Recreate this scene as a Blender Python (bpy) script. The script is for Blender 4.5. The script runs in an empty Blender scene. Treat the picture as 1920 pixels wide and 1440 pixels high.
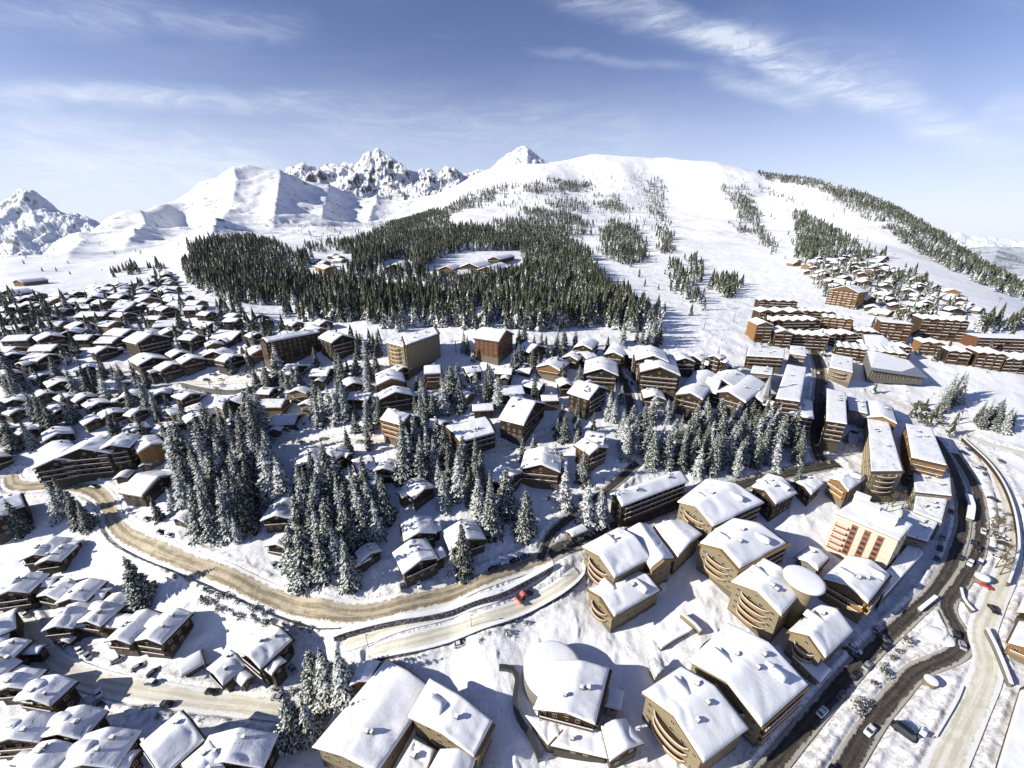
import bpy, bmesh, math, random
import numpy as np
from mathutils import Vector
R = math.radians
SC = bpy.context.scene
COL = SC.collection

# ------------------------------------------------------------------ camera
F = 740.0                      # focal length in pixels of the 1920 px wide frame
TH = R(22.0)
CAMZ = 140.0
cam_d = bpy.data.cameras.new('camera')
cam_d.sensor_width = 36.0
cam_d.lens = 36.0 * F / 1920.0
cam_d.clip_start = 1.0
cam_d.clip_end = 60000.0
cam = bpy.data.objects.new('camera', cam_d)
COL.objects.link(cam)
cam.location = (0, 0, CAMZ)
cam.rotation_euler = (R(90) - TH, 0, 0)
SC.camera = cam

# ------------------------------------------------------------------ light
SUN_EL = R(25.5)
SH = Vector((0.972, 0.235, 0)).normalized()          # where shadows fall on the ground
sun_d = bpy.data.lights.new('sun', 'SUN')
sun_d.energy = 5.0
sun_d.angle = R(0.5)
sun_d.color = (1.0, 0.95, 0.84)
sun = bpy.data.objects.new('sun', sun_d)
COL.objects.link(sun)
ray = Vector((SH.x * math.cos(SUN_EL), SH.y * math.cos(SUN_EL), -math.sin(SUN_EL)))
sun.rotation_euler = ray.to_track_quat('-Z', 'Y').to_euler()
sun.location = (-300, -100, 400)

SC.view_settings.view_transform = 'Standard'
SC.view_settings.look = 'None'
SC.view_settings.gamma = 1.0
SC.view_settings.exposure = 0.60
SC.cycles.max_bounces = 5
SC.cycles.diffuse_bounces = 3
SC.cycles.glossy_bounces = 2
SC.cycles.transparent_max_bounces = 4
SC.cycles.volume_bounces = 0

CT, ST = math.cos(TH), math.sin(TH)
def pray(px, py):
    u = (px - 960.0) / F; v = (720.0 - py) / F
    return np.array([u, CT + v * ST, -ST + v * CT])
def proj(x, y, z):
    """world point(s) -> pixel in the 1920x1440 frame and depth"""
    dz = z - CAMZ
    d = y * CT - dz * ST
    v = (y * ST + dz * CT) / d
    return 960 + F * x / d, 720 - F * v, d

# ------------------------------------------------------------------ node helpers
def mat(name, col=(0.8, 0.8, 0.8), rough=0.8, spec=0.3, metal=0.0):
    m = bpy.data.materials.new(name); m.use_nodes = True
    b = m.node_tree.nodes['Principled BSDF']
    b.inputs['Base Color'].default_value = (*col, 1)
    b.inputs['Roughness'].default_value = rough
    b.inputs['Specular IOR Level'].default_value = spec
    b.inputs['Metallic'].default_value = metal
    return m
class NT:
    def __init__(s, tree): s.t = tree; s.L = tree.links
    def n(s, typ, **k):
        nd = s.t.nodes.new(typ)
        ins = k.pop('ins', {})
        for a, v in k.items(): setattr(nd, a, v)
        for a, v in ins.items():
            if hasattr(v, 'is_output') or isinstance(v, bpy.types.NodeSocket): s.L.new(v, nd.inputs[a])
            else: nd.inputs[a].default_value = v
        return nd
    def math(s, op, a, b=0.0, c=0.0, clamp=False):
        nd = s.t.nodes.new('ShaderNodeMath'); nd.operation = op; nd.use_clamp = clamp
        for i, v in enumerate((a, b, c)):
            if isinstance(v, bpy.types.NodeSocket): s.L.new(v, nd.inputs[i])
            else: nd.inputs[i].default_value = v
        return nd.outputs[0]
    def mix(s, f, a, b):
        nd = s.t.nodes.new('ShaderNodeMix'); nd.data_type = 'RGBA'
        for i, v in ((0, f), (6, a), (7, b)):
            if isinstance(v, bpy.types.NodeSocket): s.L.new(v, nd.inputs[i])
            elif i == 0: nd.inputs[i].default_value = v
            else: nd.inputs[i].default_value = (*v, 1)
        return nd.outputs[2]
    def ramp(s, f, a, b):
        nd = s.t.nodes.new('ShaderNodeMapRange'); nd.clamp = True; nd.interpolation_type = 'SMOOTHSTEP'
        s.L.new(f, nd.inputs[0]); nd.inputs[1].default_value = a; nd.inputs[2].default_value = b
        return nd.outputs[0]
    def noise(s, vec, scale, detail=3.0, rough=0.5, dist=0.0):
        nd = s.t.nodes.new('ShaderNodeTexNoise'); s.L.new(vec, nd.inputs['Vector'])
        nd.inputs['Scale'].default_value = scale; nd.inputs['Detail'].default_value = detail
        nd.inputs['Roughness'].default_value = rough; nd.inputs['Distortion'].default_value = dist
        return nd.outputs[0]
    def bump(s, h, strength=0.5, dist=1.0, normal=None):
        nd = s.t.nodes.new('ShaderNodeBump'); nd.inputs['Strength'].default_value = strength
        nd.inputs['Distance'].default_value = dist; s.L.new(h, nd.inputs['Height'])
        if normal is not None: s.L.new(normal, nd.inputs['Normal'])
        return nd.outputs[0]
    def pos(s, local=False):
        if local: return s.t.nodes.new('ShaderNodeTexCoord').outputs['Object']
        return s.t.nodes.new('ShaderNodeNewGeometry').outputs['Position']
    def scl(s, vec, sx, sy, sz):
        nd = s.t.nodes.new('ShaderNodeVectorMath'); nd.operation = 'MULTIPLY'
        s.L.new(vec, nd.inputs[0]); nd.inputs[1].default_value = (sx, sy, sz); return nd.outputs[0]
def bsdf(m): return m.node_tree.nodes['Principled BSDF']

# ------------------------------------------------------------------ sky
world = bpy.data.worlds.new('World'); SC.world = world; world.use_nodes = True
wt = NT(world.node_tree)
bg = world.node_tree.nodes['Background']
sky = wt.n('ShaderNodeTexSky', sky_type='NISHITA', sun_disc=False)
sky.sun_elevation = SUN_EL
sky.sun_rotation = math.atan2(-SH.x, -SH.y)
sky.altitude = 2000; sky.air_density = 1.0; sky.dust_density = 0.6; sky.ozone_density = 2.2
dirv = wt.t.nodes.new('ShaderNodeTexCoord').outputs['Generated']
def plane_dir(d):   # the sky seen as a flat cloud deck: direction / (z + .12)
    sep = wt.n('ShaderNodeSeparateXYZ', ins={0: d})
    zz = wt.math('ADD', wt.math('MAXIMUM', sep.outputs[2], 0.0), 0.10)
    x = wt.math('DIVIDE', sep.outputs[0], zz); y = wt.math('DIVIDE', sep.outputs[1], zz)
    c = wt.n('ShaderNodeCombineXYZ', ins={0: x, 1: y, 2: 0.0})
    return c.outputs[0], sep
pv, sep = plane_dir(dirv)
wisp = wt.noise(wt.scl(pv, 0.35, 1.1, 1), 1.6, 8, 0.62, 0.8)
wisp2 = wt.noise(wt.scl(dirv, 7, 9, 34), 1.5, 8, 0.68, 0.9)
def streak(pts, width, amp, soft):
    """a band of cirrus round a great circle through two directions, between two ends"""
    a = Vector(pray(*pts[0])).normalized(); b = Vector(pray(*pts[1])).normalized()
    n = a.cross(b).normalized(); m = (a + b).normalized(); half = math.acos(max(-1, min(1, a.dot(b)))) / 2
    d1 = wt.n('ShaderNodeVectorMath', operation='DOT_PRODUCT', ins={0: dirv, 1: tuple(n)}).outputs['Value']
    wob = wt.math('MULTIPLY', wt.math('SUBTRACT', wt.noise(dirv, 5.0, 3), 0.5), 0.06)
    d1 = wt.math('ABSOLUTE', wt.math('ADD', d1, wob))
    band = wt.math('SUBTRACT', 1.0, wt.ramp(d1, 0.0, width))
    d2 = wt.n('ShaderNodeVectorMath', operation='DOT_PRODUCT', ins={0: dirv, 1: tuple(m)}).outputs['Value']
    along = wt.ramp(d2, math.cos(half * 1.25), math.cos(half * 0.6))
    tex = wt.math('ADD', wt.math('MULTIPLY', wt.ramp(wisp2, 0.33, 0.72), 0.75), 0.25)
    return wt.math('MULTIPLY', wt.math('MULTIPLY', band, along), wt.math('MULTIPLY', tex, amp))
cl = wt.math('MULTIPLY', wt.ramp(wisp, 0.50, 0.85), 0.16)
for s in ([(1020, -15), (1460, 90)], 0.034, 0.62, 0), ([(1250, 30), (1870, 280)], 0.030, 0.80, 0), ([(1350, 60), (1700, 170)], 0.065, 0.30, 0), ([(1330, 140), (1530, 190)], 0.022, 0.5, 0), \
         ([(-40, 30), (560, 40)], 0.035, 0.40, 0), ([(-60, 172), (600, 182)], 0.026, 0.62, 0), ([(520, 235), (1250, 250)], 0.10, 0.30, 0), \
         ([(-20, 290), (520, 330)], 0.12, 0.55, 0), ([(1000, 95), (1300, 125)], 0.012, 0.3, 0), ([(1850, 200), (1990, 215)], 0.03, 0.4, 0):
    cl = wt.math('ADD', cl, streak(*s), clamp=True)
# veil of thin high haze low over the ridges
veil = wt.math('SUBTRACT', 1.0, wt.ramp(sep.outputs[2], -0.02, 0.42))
cl = wt.math('ADD', wt.math('MULTIPLY', cl, 0.78), wt.math('MULTIPLY', wt.math('MULTIPLY', veil, veil), 0.75), clamp=True)
skyc = wt.n('ShaderNodeVectorMath', operation='MULTIPLY', ins={0: sky.outputs[0], 1: (1.32, 1.22, 1.54)}).outputs[0]
cmx = wt.mix(cl, skyc, (10.5, 11.4, 13.0))
wt.L.new(cmx, bg.inputs[0])
bg.inputs[1].default_value = 0.054

# ------------------------------------------------------------------ terrain: control points (px, py, z) or (px, py, -depth)
CP = [(-120,1440,-14),(480,1440,-6),(960,1440,0),(1440,1440,0),(2020,1440,2),(960,1800,0),(0,1800,-8),(1900,1800,2),
(-100,1250,-10),(300,1250,-7),(700,1250,-1),(1000,1250,1),(1300,1250,1),(1700,1250,1),(2020,1250,2),
(40,905,12),(200,930,10),(300,1020,9),(430,1085,8),(600,1135,7),(750,1140,7),(900,1110,8),(1030,1050,9),(1100,1000,10),
(150,1000,3),(250,1110,-3),(420,1180,-3),(60,1180,-8),(600,1200,-1),(0,1050,-2),(700,1205,2),(850,1165,4),(1000,1110,6),(1060,1080,8),
(600,1000,12),(450,950,13),(350,850,18),(600,850,24),(800,950,18),(950,900,20),(1000,1000,12),(1150,900,20),(1200,940,14),(1400,900,14),(1300,820,24),
(1300,1080,5),(1500,1000,8),(1600,900,12),(1800,1000,6),(1880,1080,5),(1980,950,8),(1850,850,12),(1700,870,12),
(0,780,28),(200,760,30),(400,780,27),(600,760,34),(800,740,38),(1000,740,38),(1200,740,36),(1400,760,30),(1550,740,28),(1700,760,22),(1900,780,18),
(-80,680,40),(250,690,40),(500,690,44),(800,680,47),(1100,690,44),(1300,690,40),(1500,690,34),(1700,690,30),(1950,700,26),
(-80,620,48),(250,620,50),(500,620,55),(700,620,57),(950,620,57),(1200,620,52),(1400,620,46),(1600,620,40),(1950,620,36),
(0,570,53),(200,560,58),(400,570,62),
(-80,535,-640),(150,520,-700),(300,510,-720),(400,520,-620),(500,560,-480),(700,560,-470),(900,560,-470),(1100,560,-480),
(500,500,-650),(700,500,-650),(900,500,-680),(1050,500,-720),(380,460,-850),(500,455,-950),(620,460,-950),
(700,450,-1150),(850,450,-1050),(1050,440,-1200),(850,410,-1500),(1050,390,-1600),(1200,400,-1600),(950,345,-2100),(1100,340,-2200),
(1200,530,-620),(1400,520,-690),(1300,450,-1100),(1400,400,-1550),(1500,420,-1300),(1600,450,-1000),(1600,500,-730),(1700,500,-750),(1800,560,-540),(1900,600,-440),(1700,560,-530),
(1250,350,-2150),(1450,360,-1950),(1800,520,-720),
(200,480,-1000),(180,440,-1450),(250,432,-1650),(340,425,-2350),(400,430,-1800),(450,400,-2000),(550,420,-1800),(650,420,-1900),(650,390,-2800),(750,410,-2500),(800,386,-2900)]
CREST = [(1110,292,2650),(1040,306,2650),(1180,297,2650),(1250,297,2600),(1330,305,2500),(1400,322,2400),(1500,340,2250),(1600,368,2000),(1700,418,1650),(1800,476,1250),(1920,552,900),(2040,620,720),
(-60,505,1000),(0,494,1100),(100,455,1500),(175,420,1900),(240,392,2150),(300,373,2400),(335,374,2600),(370,356,2800),(410,341,2950),(450,325,3100),(485,320,3200),(520,335,3300),(560,344,3400),(640,362,3500),(720,378,3600),(800,370,3500),(880,343,3200),(960,322,2900)]
pts, zs = [], []
def addp(x, y, z):
    pts.append((math.atan2(x, y) * 2.2, math.log(math.hypot(x, y)))); zs.append(z)
for px, py, a in CP:
    d = pray(px, py)
    t = -a if (a < -100) else (CAMZ - a) / -d[2]
    w = d * t; addp(w[0], w[1], CAMZ + w[2])
for px, py, dd in CREST:
    w = pray(px, py) * dd; z = CAMZ + w[2]
    addp(w[0], w[1], z)
    addp(w[0] * 1.18, w[1] * 1.18, z - 0.07 * dd)
    addp(w[0] * 1.7, w[1] * 1.7, z - 0.24 * dd)
P = np.array(pts); Z = np.array(zs)
def tps(a, b):
    d2 = ((a[:, None, :] - b[None, :, :]) ** 2).sum(2)
    return 0.5 * d2 * np.log(d2 + 1e-12)
n = len(P)
A = np.zeros((n + 3, n + 3)); A[:n, :n] = tps(P, P) + np.eye(n) * 0.0015
A[:n, n] = 1; A[:n, n + 1:] = P; A[n, :n] = 1; A[n + 1:, :n] = P.T
W = np.linalg.solve(A, np.concatenate([Z, np.zeros(3)]))
NA, NR = 860, 640
AZ = np.linspace(R(-72), R(72), NA)
LR = np.linspace(math.log(22.0), math.log(5600.0), NR)
def rbf(q):
    out = np.empty(len(q))
    for i in range(0, len(q), 20000):
        c = q[i:i + 20000]
        out[i:i + 20000] = tps(c, P) @ W[:n] + W[n] + c @ W[n + 1:]
    return out
cA, cR = np.meshgrid(np.linspace(AZ[0], AZ[-1], 216), np.linspace(LR[0], LR[-1], 160), indexing='ij')
coarse = rbf(np.stack([cA.ravel() * 2.2, cR.ravel()], 1)).reshape(216, 160)
def sample(tab, az, lr):
    na, nr = tab.shape
    fa = np.clip((az - AZ[0]) / (AZ[-1] - AZ[0]) * (na - 1), 0, na - 1.001)
    fr = np.clip((lr - LR[0]) / (LR[-1] - LR[0]) * (nr - 1), 0, nr - 1.001)
    i = fa.astype(int); j = fr.astype(int); a = fa - i; b = fr - j
    a = a * a * (3 - 2 * a) * 0.5 + a * 0.5; b = b * b * (3 - 2 * b) * 0.5 + b * 0.5
    return (tab[i, j] * (1 - a) * (1 - b) + tab[i + 1, j] * a * (1 - b) + tab[i, j + 1] * (1 - a) * b + tab[i + 1, j + 1] * a * b)
gA, gR = np.meshgrid(AZ, LR, indexing='ij')
gx = np.sin(gA) * np.exp(gR); gy = np.cos(gA) * np.exp(gR)
# deterministic value noise
rng = np.random.RandomState(7)
PERM = rng.rand(256, 256)
def vnoise(x, y):
    xi = np.floor(x).astype(int); yi = np.floor(y).astype(int); fx = x - xi; fy = y - yi
    fx = fx * fx * (3 - 2 * fx); fy = fy * fy * (3 - 2 * fy)
    p = lambda i, j: PERM[(xi + i) & 255, (yi + j) & 255]
    return (p(0,0)*(1-fx)*(1-fy) + p(1,0)*fx*(1-fy) + p(0,1)*(1-fx)*fy + p(1,1)*fx*fy) * 2 - 1
def fbm(x, y, o=4, g=0.5):
    s = 0; a = 1.0
    for k in range(o):
        s = s + a * vnoise(x + 17.3 * k, y - 9.1 * k); x = x * 2.03; y = y * 2.03; a *= g
    return s
def ridged(x, y, o=5):
    s = 0; a = 1.0
    for k in range(o):
        s = s + a * (1 - np.abs(vnoise(x + 31.7 * k, y + 5.5 * k))); x = x * 2.07; y = y * 2.07; a *= 0.5
    return s
base = rbf(np.stack([gA.ravel() * 2.2, gR.ravel()], 1)).reshape(NA, NR)
def gz(x, y):
    x = np.asarray(x, float); y = np.asarray(y, float)
    return sample(base, np.arctan2(x, y), np.log(np.maximum(np.hypot(x, y), 1)))
RS = np.exp(np.linspace(math.log(30), math.log(5000), 1500))
def hit(px, py, h=0.0):
    """first point of the ground (raised by h) seen at a pixel"""
    d = pray(px, py); rr = math.hypot(d[0], d[1])
    X = d[0] / rr * RS; Y = d[1] / rr * RS; Zr = CAMZ + d[2] / rr * RS
    G = gz(X, Y) + h
    k = np.nonzero(Zr < G)[0]
    if len(k) == 0: k = [len(RS) - 1]
    k = max(k[0], 1)
    a0 = Zr[k-1] - G[k-1]; a1 = Zr[k] - G[k]
    t = a0 / (a0 - a1) if a0 != a1 else 0; t = min(max(t, 0), 1)
    r_ = RS[k-1] + (RS[k] - RS[k-1]) * t
    return np.array([d[0] / rr * r_, d[1] / rr * r_, CAMZ + d[2] / rr * r_])

# ------------------------------------------------------------------ object helpers
def tag(o, label=None, cat=None, group=None, kind=None):
    if label: o['label'] = label
    if cat: o['category'] = cat
    if group: o['group'] = group
    if kind: o['kind'] = kind
    return o
def mesh_np(name, V, Fq, m, smooth=False, mi=None):
    me = bpy.data.meshes.new(name)
    V = np.asarray(V, np.float32); Fq = np.asarray(Fq, np.int32)
    me.vertices.add(len(V)); me.vertices.foreach_set('co', V.ravel())
    k = Fq.shape[1]
    me.loops.add(Fq.size); me.loops.foreach_set('vertex_index', Fq.ravel())
    me.polygons.add(len(Fq)); me.polygons.foreach_set('loop_start', np.arange(0, Fq.size, k, dtype=np.int32))
    me.polygons.foreach_set('use_smooth', np.full(len(Fq), smooth))
    for q in (m if isinstance(m, (list, tuple)) else [m]): me.materials.append(q)
    if mi is not None: me.polygons.foreach_set('material_index', np.asarray(mi, np.int32))
    me.update(calc_edges=True); me.validate()
    return me
def mesh_py(name, V, Fs, m, smooth=False, mi=None):
    me = bpy.data.meshes.new(name)
    me.from_pydata([tuple(map(float, v)) for v in V], [], [tuple(f) for f in Fs])
    for q in (m if isinstance(m, (list, tuple)) else [m]): me.materials.append(q)
    if mi is not None: me.polygons.foreach_set('material_index', mi)
    if smooth: me.polygons.foreach_set('use_smooth', [True] * len(me.polygons))
    me.update()
    return me
def link(name, me, parent=None, loc=(0, 0, 0), rz=0.0):
    o = bpy.data.objects.new(name, me); COL.objects.link(o)
    o.location = loc; o.rotation_euler = (0, 0, rz)
    if parent is not None: o.parent = parent
    return o
def empty(name, loc, rz=0.0):
    o = bpy.data.objects.new(name, None); COL.objects.link(o)
    o.location = loc; o.rotation_euler = (0, 0, rz); o.empty_display_size = 1.0
    return o
def grid_faces(a, b):
    i, j = np.meshgrid(np.arange(a - 1), np.arange(b - 1), indexing='ij'); k = (i * b + j).ravel()
    return np.stack([k, k + b, k + b + 1, k + 1], 1)
class MB:
    """collects boxes, prisms and sheets into one mesh"""
    def __init__(s): s.v = []; s.f = []; s.mi = []
    def add(s, V, Fs, mi=0):
        o = len(s.v); s.v += [tuple(v) for v in V]; s.f += [tuple(i + o for i in f) for f in Fs]; s.mi += [mi] * len(Fs); return s
    def box(s, c, size, rz=0.0, mi=0):
        cx, cy, cz = c; a, b, h = (q / 2 for q in size); cs, sn = math.cos(rz), math.sin(rz)
        V = [(cx + x * cs - y * sn, cy + x * sn + y * cs, cz + z) for z in (-h, h) for x, y in ((-a, -b), (a, -b), (a, b), (-a, b))]
        return s.add(V, [(3,2,1,0),(4,5,6,7),(0,1,5,4),(1,2,6,5),(2,3,7,6),(3,0,4,7)], mi)
    def prism(s, poly, z0, z1, mi=0, top=True):
        k = len(poly); V = [(x, y, z0) for x, y in poly] + [(x, y, z1) for x, y in poly]
        Fs = [(i, (i + 1) % k, k + (i + 1) % k, k + i) for i in range(k)] + [tuple(range(k - 1, -1, -1))]
        if top: Fs.append(tuple(range(k, 2 * k)))
        return s.add(V, Fs, mi)
    def cyl(s, c, r0, r1, h, n=10, mi=0, ax=None):
        V = [(c[0] + r0 * math.cos(2 * math.pi * i / n), c[1] + r0 * math.sin(2 * math.pi * i / n), c[2]) for i in range(n)] + \
            [(c[0] + r1 * math.cos(2 * math.pi * i / n), c[1] + r1 * math.sin(2 * math.pi * i / n), c[2] + h) for i in range(n)]
        return s.add(V, [(i, (i + 1) % n, n + (i + 1) % n, n + i) for i in range(n)] + [tuple(range(n - 1, -1, -1)), tuple(range(n, 2 * n))], mi)
    def bar(s, a, b, w, mi=0):
        a = Vector(a); b = Vector(b); d = (b - a).normalized()
        u = d.cross(Vector((0, 0, 1))); u = Vector((1, 0, 0)) if u.length < 1e-3 else u.normalized(); v = d.cross(u)
        V = [p + (u * x + v * y) * w / 2 for p in (a, b) for x, y in ((-1,-1),(1,-1),(1,1),(-1,1))]
        return s.add(V, [(3,2,1,0),(4,5,6,7),(0,1,5,4),(1,2,6,5),(2,3,7,6),(3,0,4,7)], mi)
    def mesh(s, name, m, smooth=False): return mesh_py(name, s.v, s.f, m, smooth, s.mi)
# ------------------------------------------------------------------ ground materials
def snow_mat(name, col=(0.86, 0.87, 0.89), scale=1.0, strength=0.5, dirt=0.0):
    m = mat(name, col, 0.62, 0.25); q = NT(m.node_tree); b = bsdf(m)
    p = q.pos()
    n1 = q.noise(p, 0.12 * scale, 5, 0.55); n2 = q.noise(p, 1.1 * scale, 4, 0.6)
    c = q.mix(q.ramp(n1, 0.35, 0.7), tuple(x * 0.93 for x in col), col)
    q.L.new(c, b.inputs['Base Color'])
    h = q.math('ADD', q.math('MULTIPLY', n1, 1.2), q.math('MULTIPLY', n2, 0.25))
    q.L.new(q.bump(h, strength, 1.0), b.inputs['Normal'])
    return m
M = {}
M['snow'] = snow_mat('roof snow', (0.86, 0.87, 0.90), 1.0, 0.25)
def pit_mat():
    m = snow_mat('melting roof snow', (0.84, 0.85, 0.88), 1.0, 0.35); q = NT(m.node_tree); b = bsdf(m); p = q.pos()
    f = q.math('MULTIPLY', q.ramp(q.noise(q.scl(p, 1, 1, 1), 0.75, 6, 0.75, 0.5), 0.57, 0.62), q.ramp(q.noise(p, 0.13, 2), 0.40, 0.55))
    src = b.inputs['Base Color'].links[0].from_socket
    q.L.new(q.mix(q.math('MULTIPLY', f, 0.9), src, (0.13, 0.115, 0.10)), b.inputs['Base Color']); return m
M['pit'] = pit_mat()
# open ground: groomed pistes, tracks, faint vegetation poking through the snow
def ground_mat():
    m = mat('snow ground', (0.86, 0.87, 0.89), 0.65, 0.2); q = NT(m.node_tree); b = bsdf(m); p = q.pos()
    n1 = q.noise(p, 0.02, 6, 0.55); n2 = q.noise(p, 0.35, 5, 0.6); n3 = q.noise(p, 0.004, 5, 0.6, 0.6)
    geo = q.t.nodes.new('ShaderNodeNewGeometry'); sp = q.n('ShaderNodeSeparateXYZ', ins={0: geo.outputs['Normal']})
    sy = q.n('ShaderNodeSeparateXYZ', ins={0: p})
    # trampled, sanded snow between the houses: browner specks near the village only
    near = q.math('SUBTRACT', 1.0, q.ramp(sy.outputs[1], 330.0, 520.0))
    sp1 = q.math('MULTIPLY', q.ramp(q.noise(p, 1.1, 6, 0.8), 0.56, 0.66), q.ramp(q.noise(p, 0.05, 4, 0.6), 0.42, 0.60))
    base = q.mix(q.ramp(n1, 0.3, 0.7), (0.80, 0.81, 0.84), (0.88, 0.88, 0.89))
    base = q.mix(q.math('MULTIPLY', q.math('MULTIPLY', sp1, near), 0.8), base, (0.16, 0.145, 0.12))
    # ploughed-up grit beside the roads
    da = q.t.nodes.new('ShaderNodeAttribute'); da.attribute_name = 'dirt'
    gf = q.math('MULTIPLY', da.outputs['Fac'], q.ramp(q.noise(p, 0.55, 7, 0.8), 0.46, 0.60))
    base = q.mix(q.math('MULTIPLY', gf, 0.75), base, (0.34, 0.30, 0.24))
    # rock and scrub breaking through on the high open slopes
    high = q.ramp(sy.outputs[1], 800.0, 1300.0)
    steep = q.math('SUBTRACT', 1.0, q.ramp(sp.outputs[2], 0.72, 0.92))
    rk = q.math('MULTIPLY', q.ramp(q.noise(p, 0.014, 9, 0.78, 0.4), 0.565, 0.60), high)
    leftside = q.math('SUBTRACT', 1.0, q.ramp(q.math('DIVIDE', sy.outputs[0], sy.outputs[1]), -0.20, -0.02))
    rk = q.math('MULTIPLY', rk, q.math('ADD', q.math('MULTIPLY', leftside, 0.8), q.math('MULTIPLY', steep, 0.3), clamp=True))
    base = q.mix(rk, base, (0.10, 0.10, 0.095))
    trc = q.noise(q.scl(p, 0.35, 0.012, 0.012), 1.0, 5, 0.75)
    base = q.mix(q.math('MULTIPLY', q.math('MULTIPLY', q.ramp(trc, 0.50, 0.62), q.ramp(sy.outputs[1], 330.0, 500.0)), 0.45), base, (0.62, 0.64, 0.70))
    q.L.new(base, b.inputs['Base Color'])
    # ski tracks running down the fall line
    tr = q.noise(q.scl(p, 0.5, 0.02, 0.02), 1.0, 4, 0.6)
    big = q.noise(p, 0.012, 4, 0.55)
    h = q.math('ADD', q.math('MULTIPLY', n2, 0.55), q.math('ADD', q.math('MULTIPLY', q.math('MULTIPLY', tr, 0.35), q.ramp(sy.outputs[1], 380.0, 700.0)), q.math('MULTIPLY', q.math('MULTIPLY', big, 6.0), high)))
    q.L.new(q.bump(h, 0.65, 1.0), b.inputs['Normal'])
    return m
M['ground'] = ground_mat()
def road_mat(name, c1, c2, c3, sc=0.25):
    m = mat(name, c1, 0.75, 0.3); q = NT(m.node_tree); b = bsdf(m)
    uv = q.t.nodes.new('ShaderNodeUVMap').outputs[0]          # u across 0..1, v along in metres
    sep = q.n('ShaderNodeSeparateXYZ', ins={0: uv})
    p = q.pos()
    wob = q.math("MULTIPLY", q.math("SUBTRACT", q.noise(p, 0.03, 2), 0.5), 0.22)
    u = q.math('ADD', sep.outputs[0], wob)
    w = q.math('SINE', q.math('MULTIPLY', u, 19.0))
    st = q.noise(q.scl(uv, 11.0, 0.06, 1.0), 1.0, 6, 0.8, 0.6); blot = q.noise(p, 0.22, 6, 0.75)
    c = q.mix(q.ramp(q.math('ADD', q.math('MULTIPLY', w, 0.05), q.math('ADD', q.math('MULTIPLY', st, 0.6), q.math('MULTIPLY', blot, 0.4))), 0.42, 0.58), c1, c2)
    c = q.mix(q.math('MULTIPLY', q.ramp(q.noise(p, 1.3, 6, 0.8), 0.58, 0.68), 0.6), c, c3)
    edge = q.math('ABSOLUTE', q.math('SUBTRACT', u, 0.5))
    c = q.mix(q.math('MULTIPLY', q.ramp(q.math('ADD', edge, q.math('MULTIPLY', q.noise(p, 0.45, 6, 0.8), 0.55)), 0.58, 0.66), 0.95), c, c3)
    q.L.new(c, b.inputs['Base Color'])
    q.L.new(q.bump(q.noise(p, 1.6, 5, 0.7), 0.4, 0.3), b.inputs['Normal'])
    return m
M['road_sand'] = road_mat('sanded road', (0.21, 0.165, 0.095), (0.46, 0.40, 0.30), (0.78, 0.77, 0.76))
M['road_pale'] = road_mat('packed snow road', (0.56, 0.52, 0.42), (0.74, 0.71, 0.63), (0.80, 0.80, 0.79))
M['road_dark'] = road_mat('wet asphalt road', (0.034, 0.030, 0.027), (0.085, 0.072, 0.058), (0.42, 0.39, 0.35))

# ------------------------------------------------------------------ roads (pixel polylines laid on the ground)
ROADS = [
 ('road', 8.0, 'road_sand', [(20,890),(24,906),(50,913),(100,909),(150,912),(185,925),(205,950),(215,980),(240,1004),(310,1034),(400,1070),(480,1106),(560,1136),(640,1148),(720,1141),(800,1122),(880,1096),(960,1066),(1030,1040)]),
 ('road', 7.5, 'road_dark', [(1030,1040),(1090,1012),(1160,986),(1240,956),(1330,925),(1420,900),(1500,882),(1570,868)]),
 ('road', 4.5, 'road_dark', [(1012,1050),(1035,1000),(1080,962),(1130,925),(1162,898),(1195,868)]),
 ('road', 5.0, 'road_pale', [(1020,1070),(980,1095),(920,1120),(860,1140),(790,1160),(700,1188),(650,1205)]),
 ('road', 6.0, 'road_pale', [(1085,1075),(1050,1100),(1000,1128),(930,1155),(850,1182),(770,1205),(700,1225)]),
 ('road', 7.0, 'road_pale', [(-60,1130),(30,1165),(60,1200),(95,1240),(160,1270),(240,1292),(330,1306),(420,1318),(520,1328),(600,1340)]),
 ('road', 5.4, 'road_dark', [(1700,800),(1745,815),(1778,860),(1800,920),(1806,980),(1790,1040),(1755,1105),(1700,1160),(1640,1215),(1580,1280),(1520,1350),(1455,1430),(1400,1500)]),
 ('road', 5.4, 'road_dark', [(1790,850),(1822,900),(1838,960),(1834,1030),(1805,1085),(1776,1130),(1790,1170),(1806,1200),(1788,1228),(1720,1258),(1680,1300),(1640,1350),(1590,1430),(1550,1500)]),
 ('road', 9.0, 'road_dark', [(1526,655),(1538,700),(1535,760),(1530,830),(1540,865)]),
 ('road', 8.0, 'road_dark', [(1145,668),(1160,700),(1178,740),(1184,782),(1180,800)]),
 ('road', 8.0, 'road_dark', [(1375,690),(1342,730),(1305,770),(1285,795)]),
 ('road', 7.0, 'road_pale', [(1780,800),(1850,860),(1885,930),(1895,1000),(1890,1060),(1860,1130),(1840,1190),(1852,1250),(1820,1330),(1770,1440),(1730,1520)]),
 ('road', 5.0, 'road_pale', [(520,822),(600,828),(700,826),(800,838),(900,842),(1000,825),(1060,800)]),
 ('road', 5.0, 'road_pale', [(200,690),(300,712),(400,716),(480,712),(560,704),(660,690),(760,700)]),
 ('road', 5.0, 'road_pale', [(1630,735),(1700,762),(1780,800),(1850,830),(1920,850)]),
]
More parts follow.
